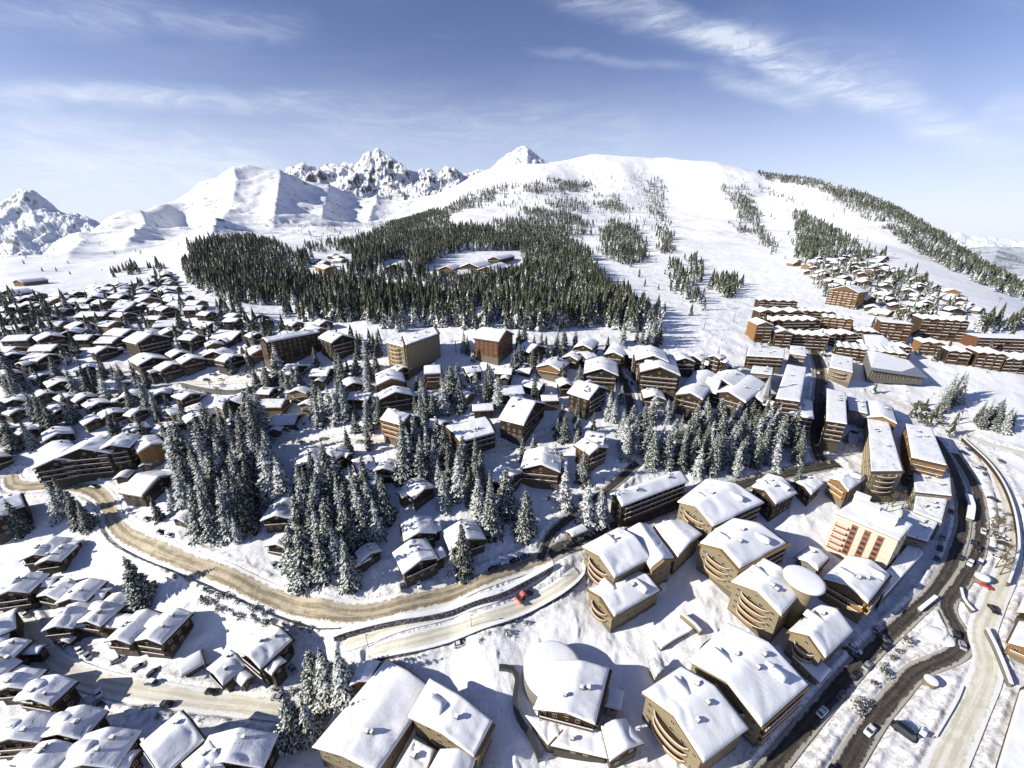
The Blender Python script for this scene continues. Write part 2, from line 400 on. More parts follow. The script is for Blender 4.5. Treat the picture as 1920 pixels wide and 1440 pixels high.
def catmull(p, k=12):
    p = np.array(p); q = np.vstack([2 * p[0] - p[1], p, 2 * p[-1] - p[-2]]); out = []
    for i in range(1, len(q) - 2):
        for t in np.linspace(0, 1, k, endpoint=False):
            a, b, c, d = q[i-1], q[i], q[i+1], q[i+2]
            out.append(0.5 * ((2*b) + (-a+c)*t + (2*a-5*b+4*c-d)*t*t + (-a+3*b-3*c+d)*t**3))
    out.append(p[-1]); return np.array(out)
def resample(c, step):
    L = np.concatenate([[0], np.cumsum(np.hypot(*np.diff(c, axis=0).T))]); k = max(2, int(L[-1] / step))
    s = np.linspace(0, L[-1], k); return np.stack([np.interp(s, L, c[:, 0]), np.interp(s, L, c[:, 1])], 1), s
RC = []
for nm, w, mk, pl in ROADS:
    c = catmull([hit(a, b)[:2] for a, b in pl], 8)
    c, s = resample(c, 1.6)
    RC.append((nm, w, mk, c, s))
# distance of every near terrain vertex to the roads -> carve the bed and heap snow banks
bumps = fbm(gx / 11.0, gy / 11.0, 3) * 0.5 + fbm(gx / 2.3, gy / 2.3, 2) * 0.10 + np.clip(fbm(gx / 5.0 + 40, gy / 5.0, 3) - 0.45, 0, 1) * 0.9
far = np.clip((np.exp(gR) - 700) / 900, 0, 1)
height = base + bumps * (1 - far) + far * (fbm(gx / 190, gy / 190, 5, 0.5) * 7)
leftm = np.clip((-0.08 - gx / np.maximum(gy, 1)) / 0.2, 0, 1) * np.clip((np.exp(gR) - 1150) / 900, 0, 1)
wx = gx + fbm(gx / 300, gy / 300, 2) * 90
rdg = ridged(wx / 330 + 2, gy / 560, 6); height += leftm * ((rdg - 1.3) * 20 + fbm(gx / 60, gy / 60, 4, 0.6) * 2.5 + (ridged(wx / 150, gy / 210, 3) - 1.3) * 6)
# sharp spurs running down from the left summits towards the valley: sunlit on one flank, shaded on the other
rr_ = np.exp(gR)
for pf, rf, pn, rn, am, wd_ in ((478, 3150, 400, 1500, 95, .060), (300, 2400, 235, 1500, 62, .040), (560, 3300, 520, 2000, 60, .035), (410, 3000, 335, 2200, 50, .030), (640, 3500, 610, 2300, 55, .03), (175, 1900, 120, 1300, 25, .03), (720, 3500, 690, 2500, 45, .025)):
    af = math.atan2((pf - 960) / F, 1.03); an = math.atan2((pn - 960) / F, 1.05)
    ac = an + (af - an) * np.clip((rr_ - rn) / (rf - rn), -0.2, 1.1)
    fade = np.clip((rr_ - rn) / 500, 0, 1) * np.clip((rf + 900 - rr_) / 500, 0, 1)
    height += fade * am * (np.exp(-np.abs(gA - ac) / wd_ * (1 + 0.25 * fbm(gx / 200, gy / 200, 2))) - 0.42 * np.exp(-((gA - ac) / (wd_ * 3)) ** 2))
near = np.exp(gR) < 560
dist = np.full(gx.shape, 1e3)
nv = np.stack([gx[near], gy[near]], 1)
dn = np.full(len(nv), 1e3); 
for nm, w, mk, c, s in RC:
    lo = c.min(0) - 14; hi = c.max(0) + 14
    sel = np.nonzero(((nv > lo) & (nv < hi)).all(1))[0]
    for i in range(0, len(sel), 20000):
        ix = sel[i:i+20000]
        d = np.sqrt(((nv[ix][:, None, :] - c[None, ::1, :]) ** 2).sum(2)).min(1) - w / 2
        dn[ix] = np.minimum(dn[ix], d)
hn = height[near]; bn = base[near]
bank = np.exp(-((dn - 1.5) / 0.9) ** 2) * (0.85 + 0.5 * fbm(nv[:, 0] / 3, nv[:, 1] / 3, 2))
flat = np.clip(1 - (dn - 0.2) / 2.5, 0, 1)
hn = hn * (1 - flat) + (bn - 0.35) * flat + np.where(dn > 0.4, bank, 0) + 0.0
height[near] = hn
V = np.stack([gx.ravel(), gy.ravel(), height.ravel()], 1)
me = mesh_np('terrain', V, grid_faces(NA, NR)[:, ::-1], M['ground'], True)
dirt = np.zeros(gx.shape, np.float32); dirt[near] = np.exp(-(np.clip(dn, 0, 50) / 6.0) ** 2)
at_ = me.attributes.new('dirt', 'FLOAT', 'POINT'); at_.data.foreach_set('value', dirt.ravel())
tag(link('terrain', me), kind='structure')
def tz(x, y):
    return float(sample(height, np.array([math.atan2(x, y)]), np.array([math.log(max(math.hypot(x, y), 1))]))[0])

for ri, (nm, w, mk, c, s) in enumerate(RC):
    t = np.gradient(c, axis=0); t /= np.linalg.norm(t, axis=1)[:, None]; nrm = np.stack([-t[:, 1], t[:, 0]], 1)
    K = 7; us = np.linspace(-0.5, 0.5, K)
    X = c[:, None, 0] + nrm[:, None, 0] * us * w; Y = c[:, None, 1] + nrm[:, None, 1] * us * w
    Zz = gz(X, Y) + 0.02 + 0.012 * ri
    me = mesh_np('road', np.stack([X.ravel(), Y.ravel(), Zz.ravel()], 1), grid_faces(len(c), K), M[mk], True)
    uvl = me.uv_layers.new(name='UVMap'); li = np.empty(len(me.loops), np.int32); me.loops.foreach_get('vertex_index', li)
    uu = np.tile(us + 0.5, len(c)); vv = np.repeat(s, K)
    uvl.data.foreach_set('uv', np.stack([uu[li], vv[li]], 1).astype(np.float32).ravel())
    o = link('road', me); o['kind'] = 'structure'
    if me.polygons[0].normal.z < 0: me.flip_normals()

# ------------------------------------------------------------------ far mountains
def rock_mat(name, lo=0.52, hi=0.70, rockc=(0.17, 0.155, 0.14), snowc=(0.86, 0.87, 0.9), ns=0.006):
    m = mat(name, snowc, 0.8, 0.2); q = NT(m.node_tree); b = bsdf(m); p = q.pos()
    geo = q.t.nodes.new('ShaderNodeNewGeometry'); sp = q.n('ShaderNodeSeparateXYZ', ins={0: geo.outputs['Normal']})
    n1 = q.noise(p, ns, 9, 0.68); n2 = q.noise(q.scl(p, 1, 1, 0.35), ns * 3.1, 8, 0.7)
    s = q.math('ADD', sp.outputs[2], q.math('MULTIPLY', q.math('SUBTRACT', n1, 0.5), 0.75))
    r = q.math('SUBTRACT', 1.0, q.ramp(s, lo, hi))
    rc = q.mix(n2, tuple(x * 0.6 for x in rockc), tuple(x * 1.5 for x in rockc))
    q.L.new(q.mix(r, snowc, rc), b.inputs['Base Color'])
    q.L.new(q.bump(q.math('ADD', n1, q.math('MULTIPLY', n2, 0.5)), 0.8, 60.0), b.inputs['Normal'])
    return m
def mountain(name, prof, d0, depth, m, amp=120, sc=500, na=420, nr=110, foot=-0.25, seed=0.0, sharp=1.0):
    """a range whose crest runs through the profile at d0 metres and falls to both sides"""
    prof = sorted(prof); azs = []; zt = []; rr = []
    for px, py in prof:
        w = pray(px, py) * d0; azs.append(math.atan2(w[0], w[1])); zt.append(CAMZ + w[2]); rr.append(math.hypot(w[0], w[1]))
    a = np.linspace(azs[0], azs[-1], na); zc = np.interp(a, azs, zt); rc = np.interp(a, azs, rr)
    s = np.linspace(-1, 1, nr)
    Az, S = np.meshgrid(a, s, indexing='ij'); Rr = rc[:, None] + S * depth
    x = np.sin(Az) * Rr; y = np.cos(Az) * Rr
    fall = np.where(S < 0, 1 - np.abs(S) ** sharp, 1 - np.abs(S) ** 0.9)
    floor = CAMZ + foot * d0 * 0.3
    edge = np.clip(np.minimum(Az - azs[0], azs[-1] - Az) / (0.10 * (azs[-1] - azs[0])), 0, 1)
    z = floor + (zc[:, None] - floor) * fall
    rg = ridged(x / sc + seed, y / sc + seed, 6)
    z = z + (rg - 1.35) * amp * (0.25 + 0.75 * np.sqrt(np.clip(1 - fall, 0, 1))) + (ridged(x / sc * 3 + 5, y / sc * 3, 4) - 1.2) * amp * 0.22 
    me = mesh_np(name, np.stack([x.ravel(), y.ravel(), z.ravel()], 1), grid_faces(na, nr)[:, ::-1], m, True)
    return tag(link(name, me), kind='structure')
M['peak'] = rock_mat('rocky snow peak', 0.50, 0.56, (0.11, 0.105, 0.10), ns=0.011)
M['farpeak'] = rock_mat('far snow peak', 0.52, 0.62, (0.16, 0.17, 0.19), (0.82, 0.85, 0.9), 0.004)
mountain('mountain', [(430,420),(480,360),(515,330),(545,308),(570,306),(600,318),(625,312),(648,304),(668,300),(680,288),(692,284),(700,287),(709,279),(722,288),(735,296),(752,305),(775,322),(792,311),(806,309),(822,320),(850,312),(868,316),(900,318),(925,322),(960,330),(990,345),(1010,380)], 4600, 1500, M['peak'], 230, 420, foot=0.12, seed=3.3, sharp=0.85, na=620, nr=200)
mountain('mountain', [(840,400),(870,345),(905,322),(930,305),(950,290),(962,280),(974,275),(985,273),(995,279),(1008,290),(1020,299),(1045,306),(1100,330),(1160,380)], 4100, 1100, M['peak'], 90, 300, foot=0.1, seed=8.1, sharp=0.9, na=400, nr=160)
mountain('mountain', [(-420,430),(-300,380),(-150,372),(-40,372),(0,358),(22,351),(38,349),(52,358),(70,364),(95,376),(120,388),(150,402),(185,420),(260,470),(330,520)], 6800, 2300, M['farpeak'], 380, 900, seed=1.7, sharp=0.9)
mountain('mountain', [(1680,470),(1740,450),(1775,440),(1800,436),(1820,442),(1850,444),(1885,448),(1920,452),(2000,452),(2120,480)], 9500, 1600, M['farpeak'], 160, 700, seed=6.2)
hm = rock_mat('haze tinted wooded hill', 0.86, 1.0, (0.16, 0.19, 0.20), (0.6, 0.64, 0.68), 0.003)  # distance haze is mixed into these blue-grey rock and snow colours
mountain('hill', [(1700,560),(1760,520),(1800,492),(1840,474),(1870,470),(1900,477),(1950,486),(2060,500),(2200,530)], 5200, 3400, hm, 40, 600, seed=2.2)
# ------------------------------------------------------------------ building materials
def wall_mat(name, c, base=(0.30, 0.27, 0.22), baseh=2.6, plank=2.2, var=0.35):
    m = mat(name, c, 0.8, 0.2); q = NT(m.node_tree); b = bsdf(m); p = q.pos(True)
    sep = q.n('ShaderNodeSeparateXYZ', ins={0: p}); z = sep.outputs[2]
    n = q.noise(q.scl(p, 0.35, 0.35, 2.0), 1.0, 4, 0.6)
    w = q.math('FRACT', q.math('MULTIPLY', z, plank))
    line = q.math('SUBTRACT', 1.0, q.ramp(w, 0.0, 0.14))
    col = q.mix(n, tuple(x * (1 - var) for x in c), tuple(x * (1 + var) for x in c))
    col = q.mix(q.math('MULTIPLY', line, 0.5), col, tuple(x * 0.35 for x in c))
    col = q.mix(q.math('LESS_THAN', z, baseh), col, base)
    q.L.new(col, b.inputs['Base Color'])
    q.L.new(q.bump(q.math('ADD', line, n), 0.4, 0.1), b.inputs['Normal'])
    return m
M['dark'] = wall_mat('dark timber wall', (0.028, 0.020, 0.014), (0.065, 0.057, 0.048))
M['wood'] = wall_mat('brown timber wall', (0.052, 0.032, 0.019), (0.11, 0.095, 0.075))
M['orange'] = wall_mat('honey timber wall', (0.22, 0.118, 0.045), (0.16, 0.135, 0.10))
M['red'] = wall_mat('red brown timber wall', (0.12, 0.052, 0.026), (0.15, 0.125, 0.09))
M['cream'] = wall_mat('cream rendered wall', (0.215, 0.178, 0.112), (0.12, 0.105, 0.08), 1.2, 0.33, 0.10)
M['white'] = wall_mat('pale rendered wall', (0.56, 0.485, 0.39), (0.45, 0.39, 0.32), 0.5, 0.33, 0.05)
M['stone'] = wall_mat('stone wall', (0.27, 0.245, 0.20), (0.27, 0.245, 0.20), 0.1, 1.2, 0.5)
M['concrete'] = wall_mat('grey concrete wall', (0.16, 0.155, 0.14), (0.13, 0.125, 0.115), 0.5, 0.33, 0.2)
M['fascia'] = mat('timber fascia', (0.10, 0.062, 0.035), 0.7)
M['fascia_l'] = mat('pale timber fascia', (0.24, 0.15, 0.07), 0.7)
M['rail'] = mat('timber railing', (0.10, 0.06, 0.032), 0.7)
M['rail_o'] = mat('honey timber railing', (0.33, 0.20, 0.085), 0.7)
M['glass'] = mat('window glass', (0.035, 0.04, 0.05), 0.08, 0.6)
M['frame'] = mat('window frame', (0.42, 0.34, 0.22), 0.6)
M['metal'] = mat('dark metal', (0.05, 0.05, 0.055), 0.45, 0.5)
M['steel'] = mat('grey steel', (0.30, 0.31, 0.32), 0.4, 0.5, 0.4)
M['psnow'] = M['snow']

ORD = ['first','second','third','fourth','fifth','sixth','seventh','eighth','ninth','tenth','eleventh','twelfth','thirteenth','fourteenth','fifteenth','sixteenth','seventeenth','eighteenth','nineteenth','twentieth']
def nth(i):
    if i < 20: return ORD[i]
    k = i + 1; return '%d%s' % (k, 'th' if 10 < k % 100 < 14 else {1:'st',2:'nd',3:'rd'}.get(k % 10, 'th'))

_win = {}
def window_mesh(w, h):
    k = (round(w, 1), round(h, 1))
    if k not in _win:
        b = MB(); t = 0.10
        b.box((0, 0, 0), (w - 0.2, 0.06, h - 0.2), mi=0)
        for s in (-1, 1):
            b.box((s * (w / 2 - t / 2), 0.03, 0), (t, 0.16, h), mi=1)
            b.box((0, 0.03, s * (h / 2 - t / 2)), (w - 2 * t, 0.15, t), mi=1)
        b.box((0, 0.03, 0), (0.07, 0.12, h - 2 * t), mi=1)
        _win[k] = b.mesh('window', [M['glass'], M['frame']])
    return _win[k]

FOOT = []           # footprints of everything built: (cx, cy, radius)
def lerp(a, b, t): return a + (b - a) * t
def building(name, Q, zb, H, rise, m='wood', mode='gable', near=2, overhang=1.0, snow=0.7, fascia='fascia', balc=0, chim=1, dorm=0, seed=0, railm='rail', winw=1.3, snowm='snow', winsides=(0, 1, 3), storey=2.9, g=None):
    """Q: four eave corners A,B,C,D (world xy); the gable ends are AB and CD. near: 2 full detail, 1 medium, 0 far"""
    rs = random.Random(seed * 77 + 5)
    if snowm == 'snow' and (name in ('town_block',) or (near == 1 and rs.random() < 0.55) or (name == 'chalet' and rs.random() < 0.3)): snowm = 'pit'
    Q = np.array(Q, float)[:, :2]
    ar = sum(Q[i][0] * Q[(i+1) % 4][1] - Q[(i+1) % 4][0] * Q[i][1] for i in range(4))
    if ar < 0: Q = Q[[1, 0, 3, 2]]
    c = Q.mean(0); L = Q - c
    root = empty(name, (c[0], c[1], zb))
    FOOT.append((c[0], c[1], max(np.hypot(*L.T)), Q.copy()))
    Wd = (np.linalg.norm(L[1] - L[0]) + np.linalg.norm(L[2] - L[3])) / 2; Ln = (np.linalg.norm(L[3] - L[0]) + np.linalg.norm(L[2] - L[1])) / 2
    ov_s = min(overhang / Wd, 0.2); ov_t = min(overhang / Ln, 0.2)
    def at(s, t): return lerp(lerp(L[0], L[1], s), lerp(L[3], L[2], s), t)
    def prof(s, t):
        if mode == 'gable': return rise * (1 - np.abs(2 * s - 1))
        if mode == 'hip': return rise * np.minimum(1, np.minimum(1 - np.abs(2 * s - 1), (1 - np.abs(2 * t - 1)) * Ln / Wd))
        if mode == 'shed': return rise * (1 - s)
        if mode == 'arch': return rise * np.sqrt(np.clip(1 - (2 * s - 1) ** 2, 0, 1))
        return 0 * s * t
    # wall: inset outline down into the ground, tops following the roof
    ss = [0, .5, 1] if mode in ('gable', 'hip', 'shed') else list(np.linspace(0, 1, 7))
    a, b_ = ov_s, 1 - ov_s; ta, tb = ov_t, 1 - ov_t
    ring = [(a + (b_ - a) * s, ta) for s in ss] + [(b_, tb) if s == 1 else (a + (b_ - a) * s, tb) for s in ss[::-1]]
    mb = MB(); V = []; k = len(ring)
    for s, t in ring:
        p = at(s, t); V.append((p[0], p[1], -4.0))
    for s, t in ring:
        p = at(s, t); V.append((p[0], p[1], H + float(prof(np.float64(s), np.float64(t))) - 0.12))
    mb.add(V, [(i, (i + 1) % k, k + (i + 1) % k, k + i) for i in range(k)] + [tuple(range(k, 2 * k))])
    link('wall', mb.mesh('wall', M[m]), root)
    # roof slab
    gs, gt = (3, 2) if mode in ('gable', 'shed') else (9, 5)
    S, T = np.meshgrid(np.linspace(0, 1, gs), np.linspace(0, 1, gt), indexing='ij')
    X = at(S[..., None], T[..., None]); Zt = H + prof(S, T) + 0.22
    top = np.stack([X[..., 0], X[..., 1], Zt], -1).reshape(-1, 3); bot = top.copy(); bot[:, 2] -= 0.34
    nS = len(top); fq = grid_faces(gs, gt)
    border = [i * gt for i in range(gs)] + [(gs - 1) * gt + j for j in range(1, gt)] + [i * gt + gt - 1 for i in range(gs - 2, -1, -1)] + [j for j in range(gt - 2, 0, -1)]
    fs = [tuple(f) for f in fq] + [tuple(int(x) + nS for x in f[::-1]) for f in fq] + [(border[i], border[i] + nS, border[(i + 1) % len(border)] + nS, border[(i + 1) % len(border)]) for i in range(len(border))]
    link('roof', mesh_py('roof', np.vstack([top, bot]), fs, M[fascia]), root)
    # the snow lying on it: a soft pillow, thinner and rounder to the edge
    if snow > 0:
        gs, gt = {2: (25, 25), 1: (11, 9), 0: (7, 4)}[near]
        e = lambda n_: np.concatenate([[0, 0.012, 0.035], np.linspace(0.08, 0.92, n_ - 6), [0.965, 0.988, 1]]) if n_ > 8 else np.linspace(0, 1, n_)
        S, T = np.meshgrid(e(gs), e(gt), indexing='ij')
        m_ = [rs.choice([0, 0, 0.02, 0.05]) if near else 0 for _ in range(4)]     # snow slid back from some eaves
        S1 = m_[0] + S * (1 - m_[0] - m_[1]); T1 = m_[2] + T * (1 - m_[2] - m_[3]); X = at(S1[..., None], T1[..., None])
        ed = np.minimum(np.minimum(S, 1 - S) * Wd, np.minimum(T, 1 - T) * Ln)
        ww = np.clip(ed / (1.0 if near else 2.2), 0, 1); th = snow * (0.35 + 0.65 * np.sqrt(1 - (1 - ww) ** 2))
        if mode == 'gable':       # the ridge is softened by the snow
            pr = rise * (1 - np.sqrt((2 * S1 - 1) ** 2 + 0.012) + 0.055)
        else: pr = prof(S1, T1)
        xo, yo = X[..., 0] + c[0], X[..., 1] + c[1]
        sn = fbm(xo / 6 + seed, yo / 6, 3) * 0.22 * ww * (1 if near else 0.5) + (fbm(xo / 1.7, yo / 1.7 + seed, 2) * 0.05 * ww if near > 1 else 0)
        if near > 1: sn = sn - 0.45 * snow * np.exp(-((fbm(xo / 11 + 3 + seed, yo / 11, 2) - 0.2) / 0.10) ** 2) * ww
        Zt = H + np.maximum(pr, prof(S1, T1) - 0.1) + 0.22 + th + sn
        top = np.stack([X[..., 0], X[..., 1], Zt], -1).reshape(-1, 3)
        border = [i * gt for i in range(gs)] + [(gs - 1) * gt + j for j in range(1, gt)] + [i * gt + gt - 1 for i in range(gs - 2, -1, -1)] + [j for j in range(gt - 2, 0, -1)]
        Pb = (H + prof(S1, T1) + 0.225).ravel()
        sk = top[border].copy(); sk[:, 2] = Pb[border]
        nS = len(top); nb = len(border)
        fs = [tuple(f) for f in grid_faces(gs, gt)] + [(border[(i + 1) % nb], border[i], nS + i, nS + (i + 1) % nb) for i in range(nb)]
        link('roof_snow', mesh_py('roof_snow', np.vstack([top, sk]), fs, M[snowm], True), root)
    def surf(s, t): return at(s, t), H + float(prof(np.float64(s), np.float64(t))) + 0.2 + snow
    # facades
    sides = [((0, ta), (1, ta), Wd), ((b_, 0), (b_, 1), Ln), ((1, tb), (0, tb), Wd), ((a, 1), (a, 0), Ln)]
    def side(i):
        if i == 0: p, q_ = at(a, ta), at(b_, ta)
        elif i == 1: p, q_ = at(b_, ta), at(b_, tb)
        elif i == 2: p, q_ = at(b_, tb), at(a, tb)
        else: p, q_ = at(a, tb), at(a, ta)
        d = q_ - p; ln = np.linalg.norm(d); d = d / ln; return p, d, ln, np.array([d[1], -d[0]])
    if near >= 1:
        nst = max(1, int((H - 0.4) / storey))
        for i in winsides:
            p, d, ln, nr = side(i)
            wc = c + p + d * ln / 2
            if nr @ (-wc) < -0.35 * np.linalg.norm(wc): continue
            nw = max(1, int((ln - 1.0) / (3.1 if near == 2 else 4.6)))
            if near == 1: nw = min(nw, 5)
            for f in range(nst if near == 2 else min(nst, 4)):
                zc = H - 1.75 - f * storey
                if zc < 1.0: continue
                for w in range(nw):
                    if rs.random() < 0.12: continue
                    q_ = p + d * ln * (w + 0.5) / nw + nr * 0.03
                    link('window', window_mesh(winw, 1.5 if near == 2 else 1.6), root, (q_[0], q_[1], zc), math.atan2(-nr[0], nr[1]))
        if mode == 'gable' and rise > 1.6 and near:
            p, d, ln, nr = side(0); q_ = p + d * ln / 2 + nr * 0.03
            if nr @ (-(c + q_)) > -0.3 * np.linalg.norm(c): link('window', window_mesh(1.3, 1.2), root, (q_[0], q_[1], H + rise * 0.25), math.atan2(-nr[0], nr[1]))
    if balc and near >= 1:
        sds = {1: (0,), 2: (0, 1), 3: (0, 3), 4: (0, 1, 3), 5: (1,), 6: (3,)}[balc if balc < 7 else 1]
        nst = max(1, int((H - 0.4) / storey))
        for i in sds:
            p, d, ln, nr = side(i); dep = 1.25
            for f in range(nst):
                z0 = H - 2.75 - f * storey
                if z0 < 1.8: continue
                ang = math.atan2(d[1], d[0]); cc = p + d * ln / 2 + nr * (dep / 2 + 0.003)
                b = MB(); w_ = ln * 0.92
                b.box((0, 0, 0), (w_, dep, 0.18), mi=0)
                b.box((0, -dep / 2 + 0.04, 0.6), (w_, 0.07, 0.85), mi=0)
                for sg in (-1, 1): b.box((sg * (w_ / 2 - 0.04), 0.05, 0.6), (0.07, dep - 0.16, 0.85), mi=0)
                b.box((0, -dep / 2 + 0.04, 1.12), (w_ + 0.05, 0.20, 0.17), mi=1)
                for kx in np.arange(-w_ / 2, w_ / 2 + 0.1, w_ / max(1, round(w_ / 4.5))): b.box((kx * 0.985, -dep / 2 + 0.16, 1.45 if f else 1.3), (0.13, 0.13, storey - 0.4 if f else 2.0), mi=0)
                if m == 'cream' and i in (0, 3):      # rounded balconies bulge out of the rendered front
                    b = MB(); n_ = 14; w_ = ln * 0.62; cc = p + d * ln / 2 + nr * 0.003; xs = np.linspace(-w_ / 2, w_ / 2, n_ + 1)
                    yo = [-2.3 * math.sqrt(max(0.02, 1 - (2 * x / w_) ** 2)) for x in xs]
                    out_ = [(x, y) for x, y in zip(xs, yo)]
                    b.prism([(xs[0], 0.0)] + out_ + [(xs[-1], 0.0)], -0.1, 0.1)
                    for j in range(n_):
                        (xa, ya), (xb, yb) = out_[j], out_[j + 1]; an = math.atan2(yb - ya, xb - xa); l_ = math.hypot(xb - xa, yb - ya)
                        b.box(((xa + xb) / 2, (ya + yb) / 2 + 0.05, 0.6), (l_, 0.08, 0.9), an, 0); b.box(((xa + xb) / 2, (ya + yb) / 2 + 0.05, 1.13), (l_, 0.22, 0.14), an, 1)
                link('balcony', b.mesh('balcony', [M[railm], M['snow']]), root, (cc[0], cc[1], z0), ang)
    if near >= 1:
        for k_ in range(chim):
            s_ = rs.choice([rs.uniform(0.28, 0.45), rs.uniform(0.55, 0.72)]); t_ = rs.uniform(0.25, 0.8)
            q_, z_ = surf(s_, t_); ang = math.atan2(L[1][1] - L[0][1], L[1][0] - L[0][0])
            b = MB(); s0 = rs.uniform(0.8, 1.2)
            b.box((0, 0, -0.2), (s0, s0 * 0.8, 2.2), mi=0); b.box((0, 0, 0.93), (s0 * 1.3, s0 * 1.1, 0.12), mi=2); b.box((0, 0, 1.14), (s0 * 1.15, s0 * 0.95, 0.3), mi=1)
            link('chimney', b.mesh('chimney', [M['stone'], M['snow'], M['metal']]), root, (q_[0], q_[1], z_), ang)
        for k_ in range(dorm):
            t_ = (k_ + 0.5) / dorm * 0.8 + 0.1; sd = 1 if (k_ % 2 == 0) else 0
            s_ = 0.26 if sd else 0.74
            q_, z_ = surf(s_, t_); e1 = (at(0, t_) - at(1, t_)) * (1 if sd else -1); e1 = e1 / np.linalg.norm(e1); ang = math.atan2(e1[1], e1[0])
            b = MB(); hw, hl = 1.5, 2.6
            V = [(x, y, z) for x in (hl * 0.75, -hl) for y, z in ((-hw, -1.6), (hw, -1.6), (hw, 0.3), (0, 1.2), (-hw, 0.3))]
            b.add(V, [(0,1,2,3,4), (9,8,7,6,5), (0,5,6,1), (1,6,7,2), (2,7,8,3), (3,8,9,4), (4,9,5,0)], 0)
            dn = link('dormer', b.mesh('dormer', [M['orange' if rs.random() < .5 else m]]), root, (q_[0], q_[1], z_), ang)
            n_ = 7; Y = np.linspace(-hw * 1.3, hw * 1.3, n_); Xx = np.linspace(-hl * 1.2, hl * 1.0, 5)
            XX, YY = np.meshgrid(Xx, Y, indexing='ij'); ZZ = 1.95 - 0.62 * np.sqrt(YY ** 2 + 0.25) - 0.35 * np.clip(np.abs(YY) / hw - 0.9, 0, 1) - 0.3 * (XX > hl * 0.9)
            tp = np.stack([XX, YY, ZZ], -1).reshape(-1, 3); bt = tp.copy(); bt[:, 2] = 1.28 - 0.6 * np.abs(tp[:, 1])
            bd = [i * n_ for i in range(5)] + [4 * n_ + j for j in range(1, n_)] + [i * n_ + n_ - 1 for i in range(3, -1, -1)] + [j for j in range(n_ - 2, 0, -1)]
            fs = [tuple(f) for f in grid_faces(5, n_)] + [tuple(int(x) + 35 for x in f[::-1]) for f in grid_faces(5, n_)] + [(bd[(i+1) % len(bd)], bd[i], bd[i] + 35, bd[(i+1) % len(bd)] + 35) for i in range(len(bd))]
            link('dormer_snow', mesh_py('dormer_snow', np.vstack([tp, bt]), fs, M['snow'], True), dn)
            wn = link('window', window_mesh(1.5, 1.1), dn, (hl * 0.75 + 0.02, 0, -0.1), R(-90))
    return root

def plane_at(px, py, h, zg):
    d = pray(px, py); t = (CAMZ - (zg + h)) / -d[2]; return d[0] * t, d[1] * t
def solve_pts(pl, h):
    """pixels of a roof outline at height h above the ground under its middle"""
    cx = sum(p[0] for p in pl) / len(pl); cy = sum(p[1] for p in pl) / len(pl)
    zg = hit(cx, cy, h)[2] - h
    w = [plane_at(a, b, h, zg) for a, b in pl]
    return np.array(w), zg

SEED = [0]
def add_wing(root, Q, zb, H, rise, m, seed, near, side=1):
    """a lower cross gable joined to one flank of a chalet: more walls, roof and snow of the same house"""
    rs_ = random.Random(seed); Q = np.array(Q, float)[:, :2]
    A0, B0, C0, D0 = Q; f0, f1 = rs_.choice([(0.08, 0.55), (0.4, 0.92), (0.2, 0.75)])
    e0, e1, o = (B0, C0, B0 - A0) if side > 0 else (D0, A0, A0 - B0)
    p0 = lerp(e0, e1, f0); p1 = lerp(e0, e1, f1); o = o / np.linalg.norm(o); dep = rs_.uniform(2.5, 5.0)
    Q2 = [p0 + o * dep, p1 + o * dep, p1 - o * 4.5, p0 - o * 4.5]; wd = np.linalg.norm(p1 - p0)
    wg = building('wing', Q2, zb, H - rs_.uniform(0.8, 2.0), wd * 0.2, m, near=min(near, 1), seed=seed, snow=0.6, chim=0, balc=0, winsides=(0,)); FOOT.pop()
    off = wg.location - root.location
    for ch in list(wg.children):
        ch.location = ch.location + off; ch.parent = root
    bpy.data.objects.remove(wg)
ROW = {}
def finish(root, label, cat, group=None, px=None):
    tag(root, label, cat, group)
    return root
CL = {}       # cluster -> list of (root, px, py, desc, cat)
def reg(cl, root, desc, cat):
    l = root.location; a, b, d = proj(l.x, l.y, l.z + 6)
    CL.setdefault(cl, []).append((root, a, b, desc, cat))
def RG(x1, y1, x2, y2, w, h, m='dark', cl=None, desc=None, lab=None, **k):
    """gable house by the two ends of its ridge (pixels), roof width and ridge height in metres"""
    (p, q), zg = solve_pts([(x1, y1), (x2, y2)], h)
    d = q - p; ln = np.linalg.norm(d); d = d / ln; nn = np.array([d[1], -d[0]])
    if ln < 7: q = p + d * 7
    rise = k.pop('rise', w * 0.19)
    Q = [p - nn * w / 2, p + nn * w / 2, q + nn * w / 2, q - nn * w / 2]
    SEED[0] += 1
    wing = k.pop('wing', 0)
    r = building(k.pop('name', 'chalet'), Q, zg, h - rise, rise, m, seed=SEED[0], **k)
    if wing: add_wing(r, Q, zg, h - rise, rise, m, SEED[0], k.get('near', 2), wing)
    if lab: finish(r, lab, 'chalet')
    else: reg(cl, r, desc or DESC[m], 'chalet')
    return r
def QB(pl, h, m='wood', rise=2.5, lab=None, cl=None, desc=None, name='building', cat='building', **k):
    """house by four eave corners (pixels)"""
    w, zg = solve_pts(pl, h); SEED[0] += 1
    r = building(name, w, zg, h, rise, m, seed=SEED[0], **k)
    if lab: finish(r, lab, cat)
    else: reg(cl, r, desc or DESC[m], cat)
    return r
DESC = {'dark': 'dark timber chalet', 'wood': 'brown timber chalet', 'orange': 'honey timber chalet', 'red': 'red-brown chalet', 'cream': 'cream walled chalet', 'white': 'pale chalet', 'stone': 'stone chalet', 'concrete': 'grey house'}

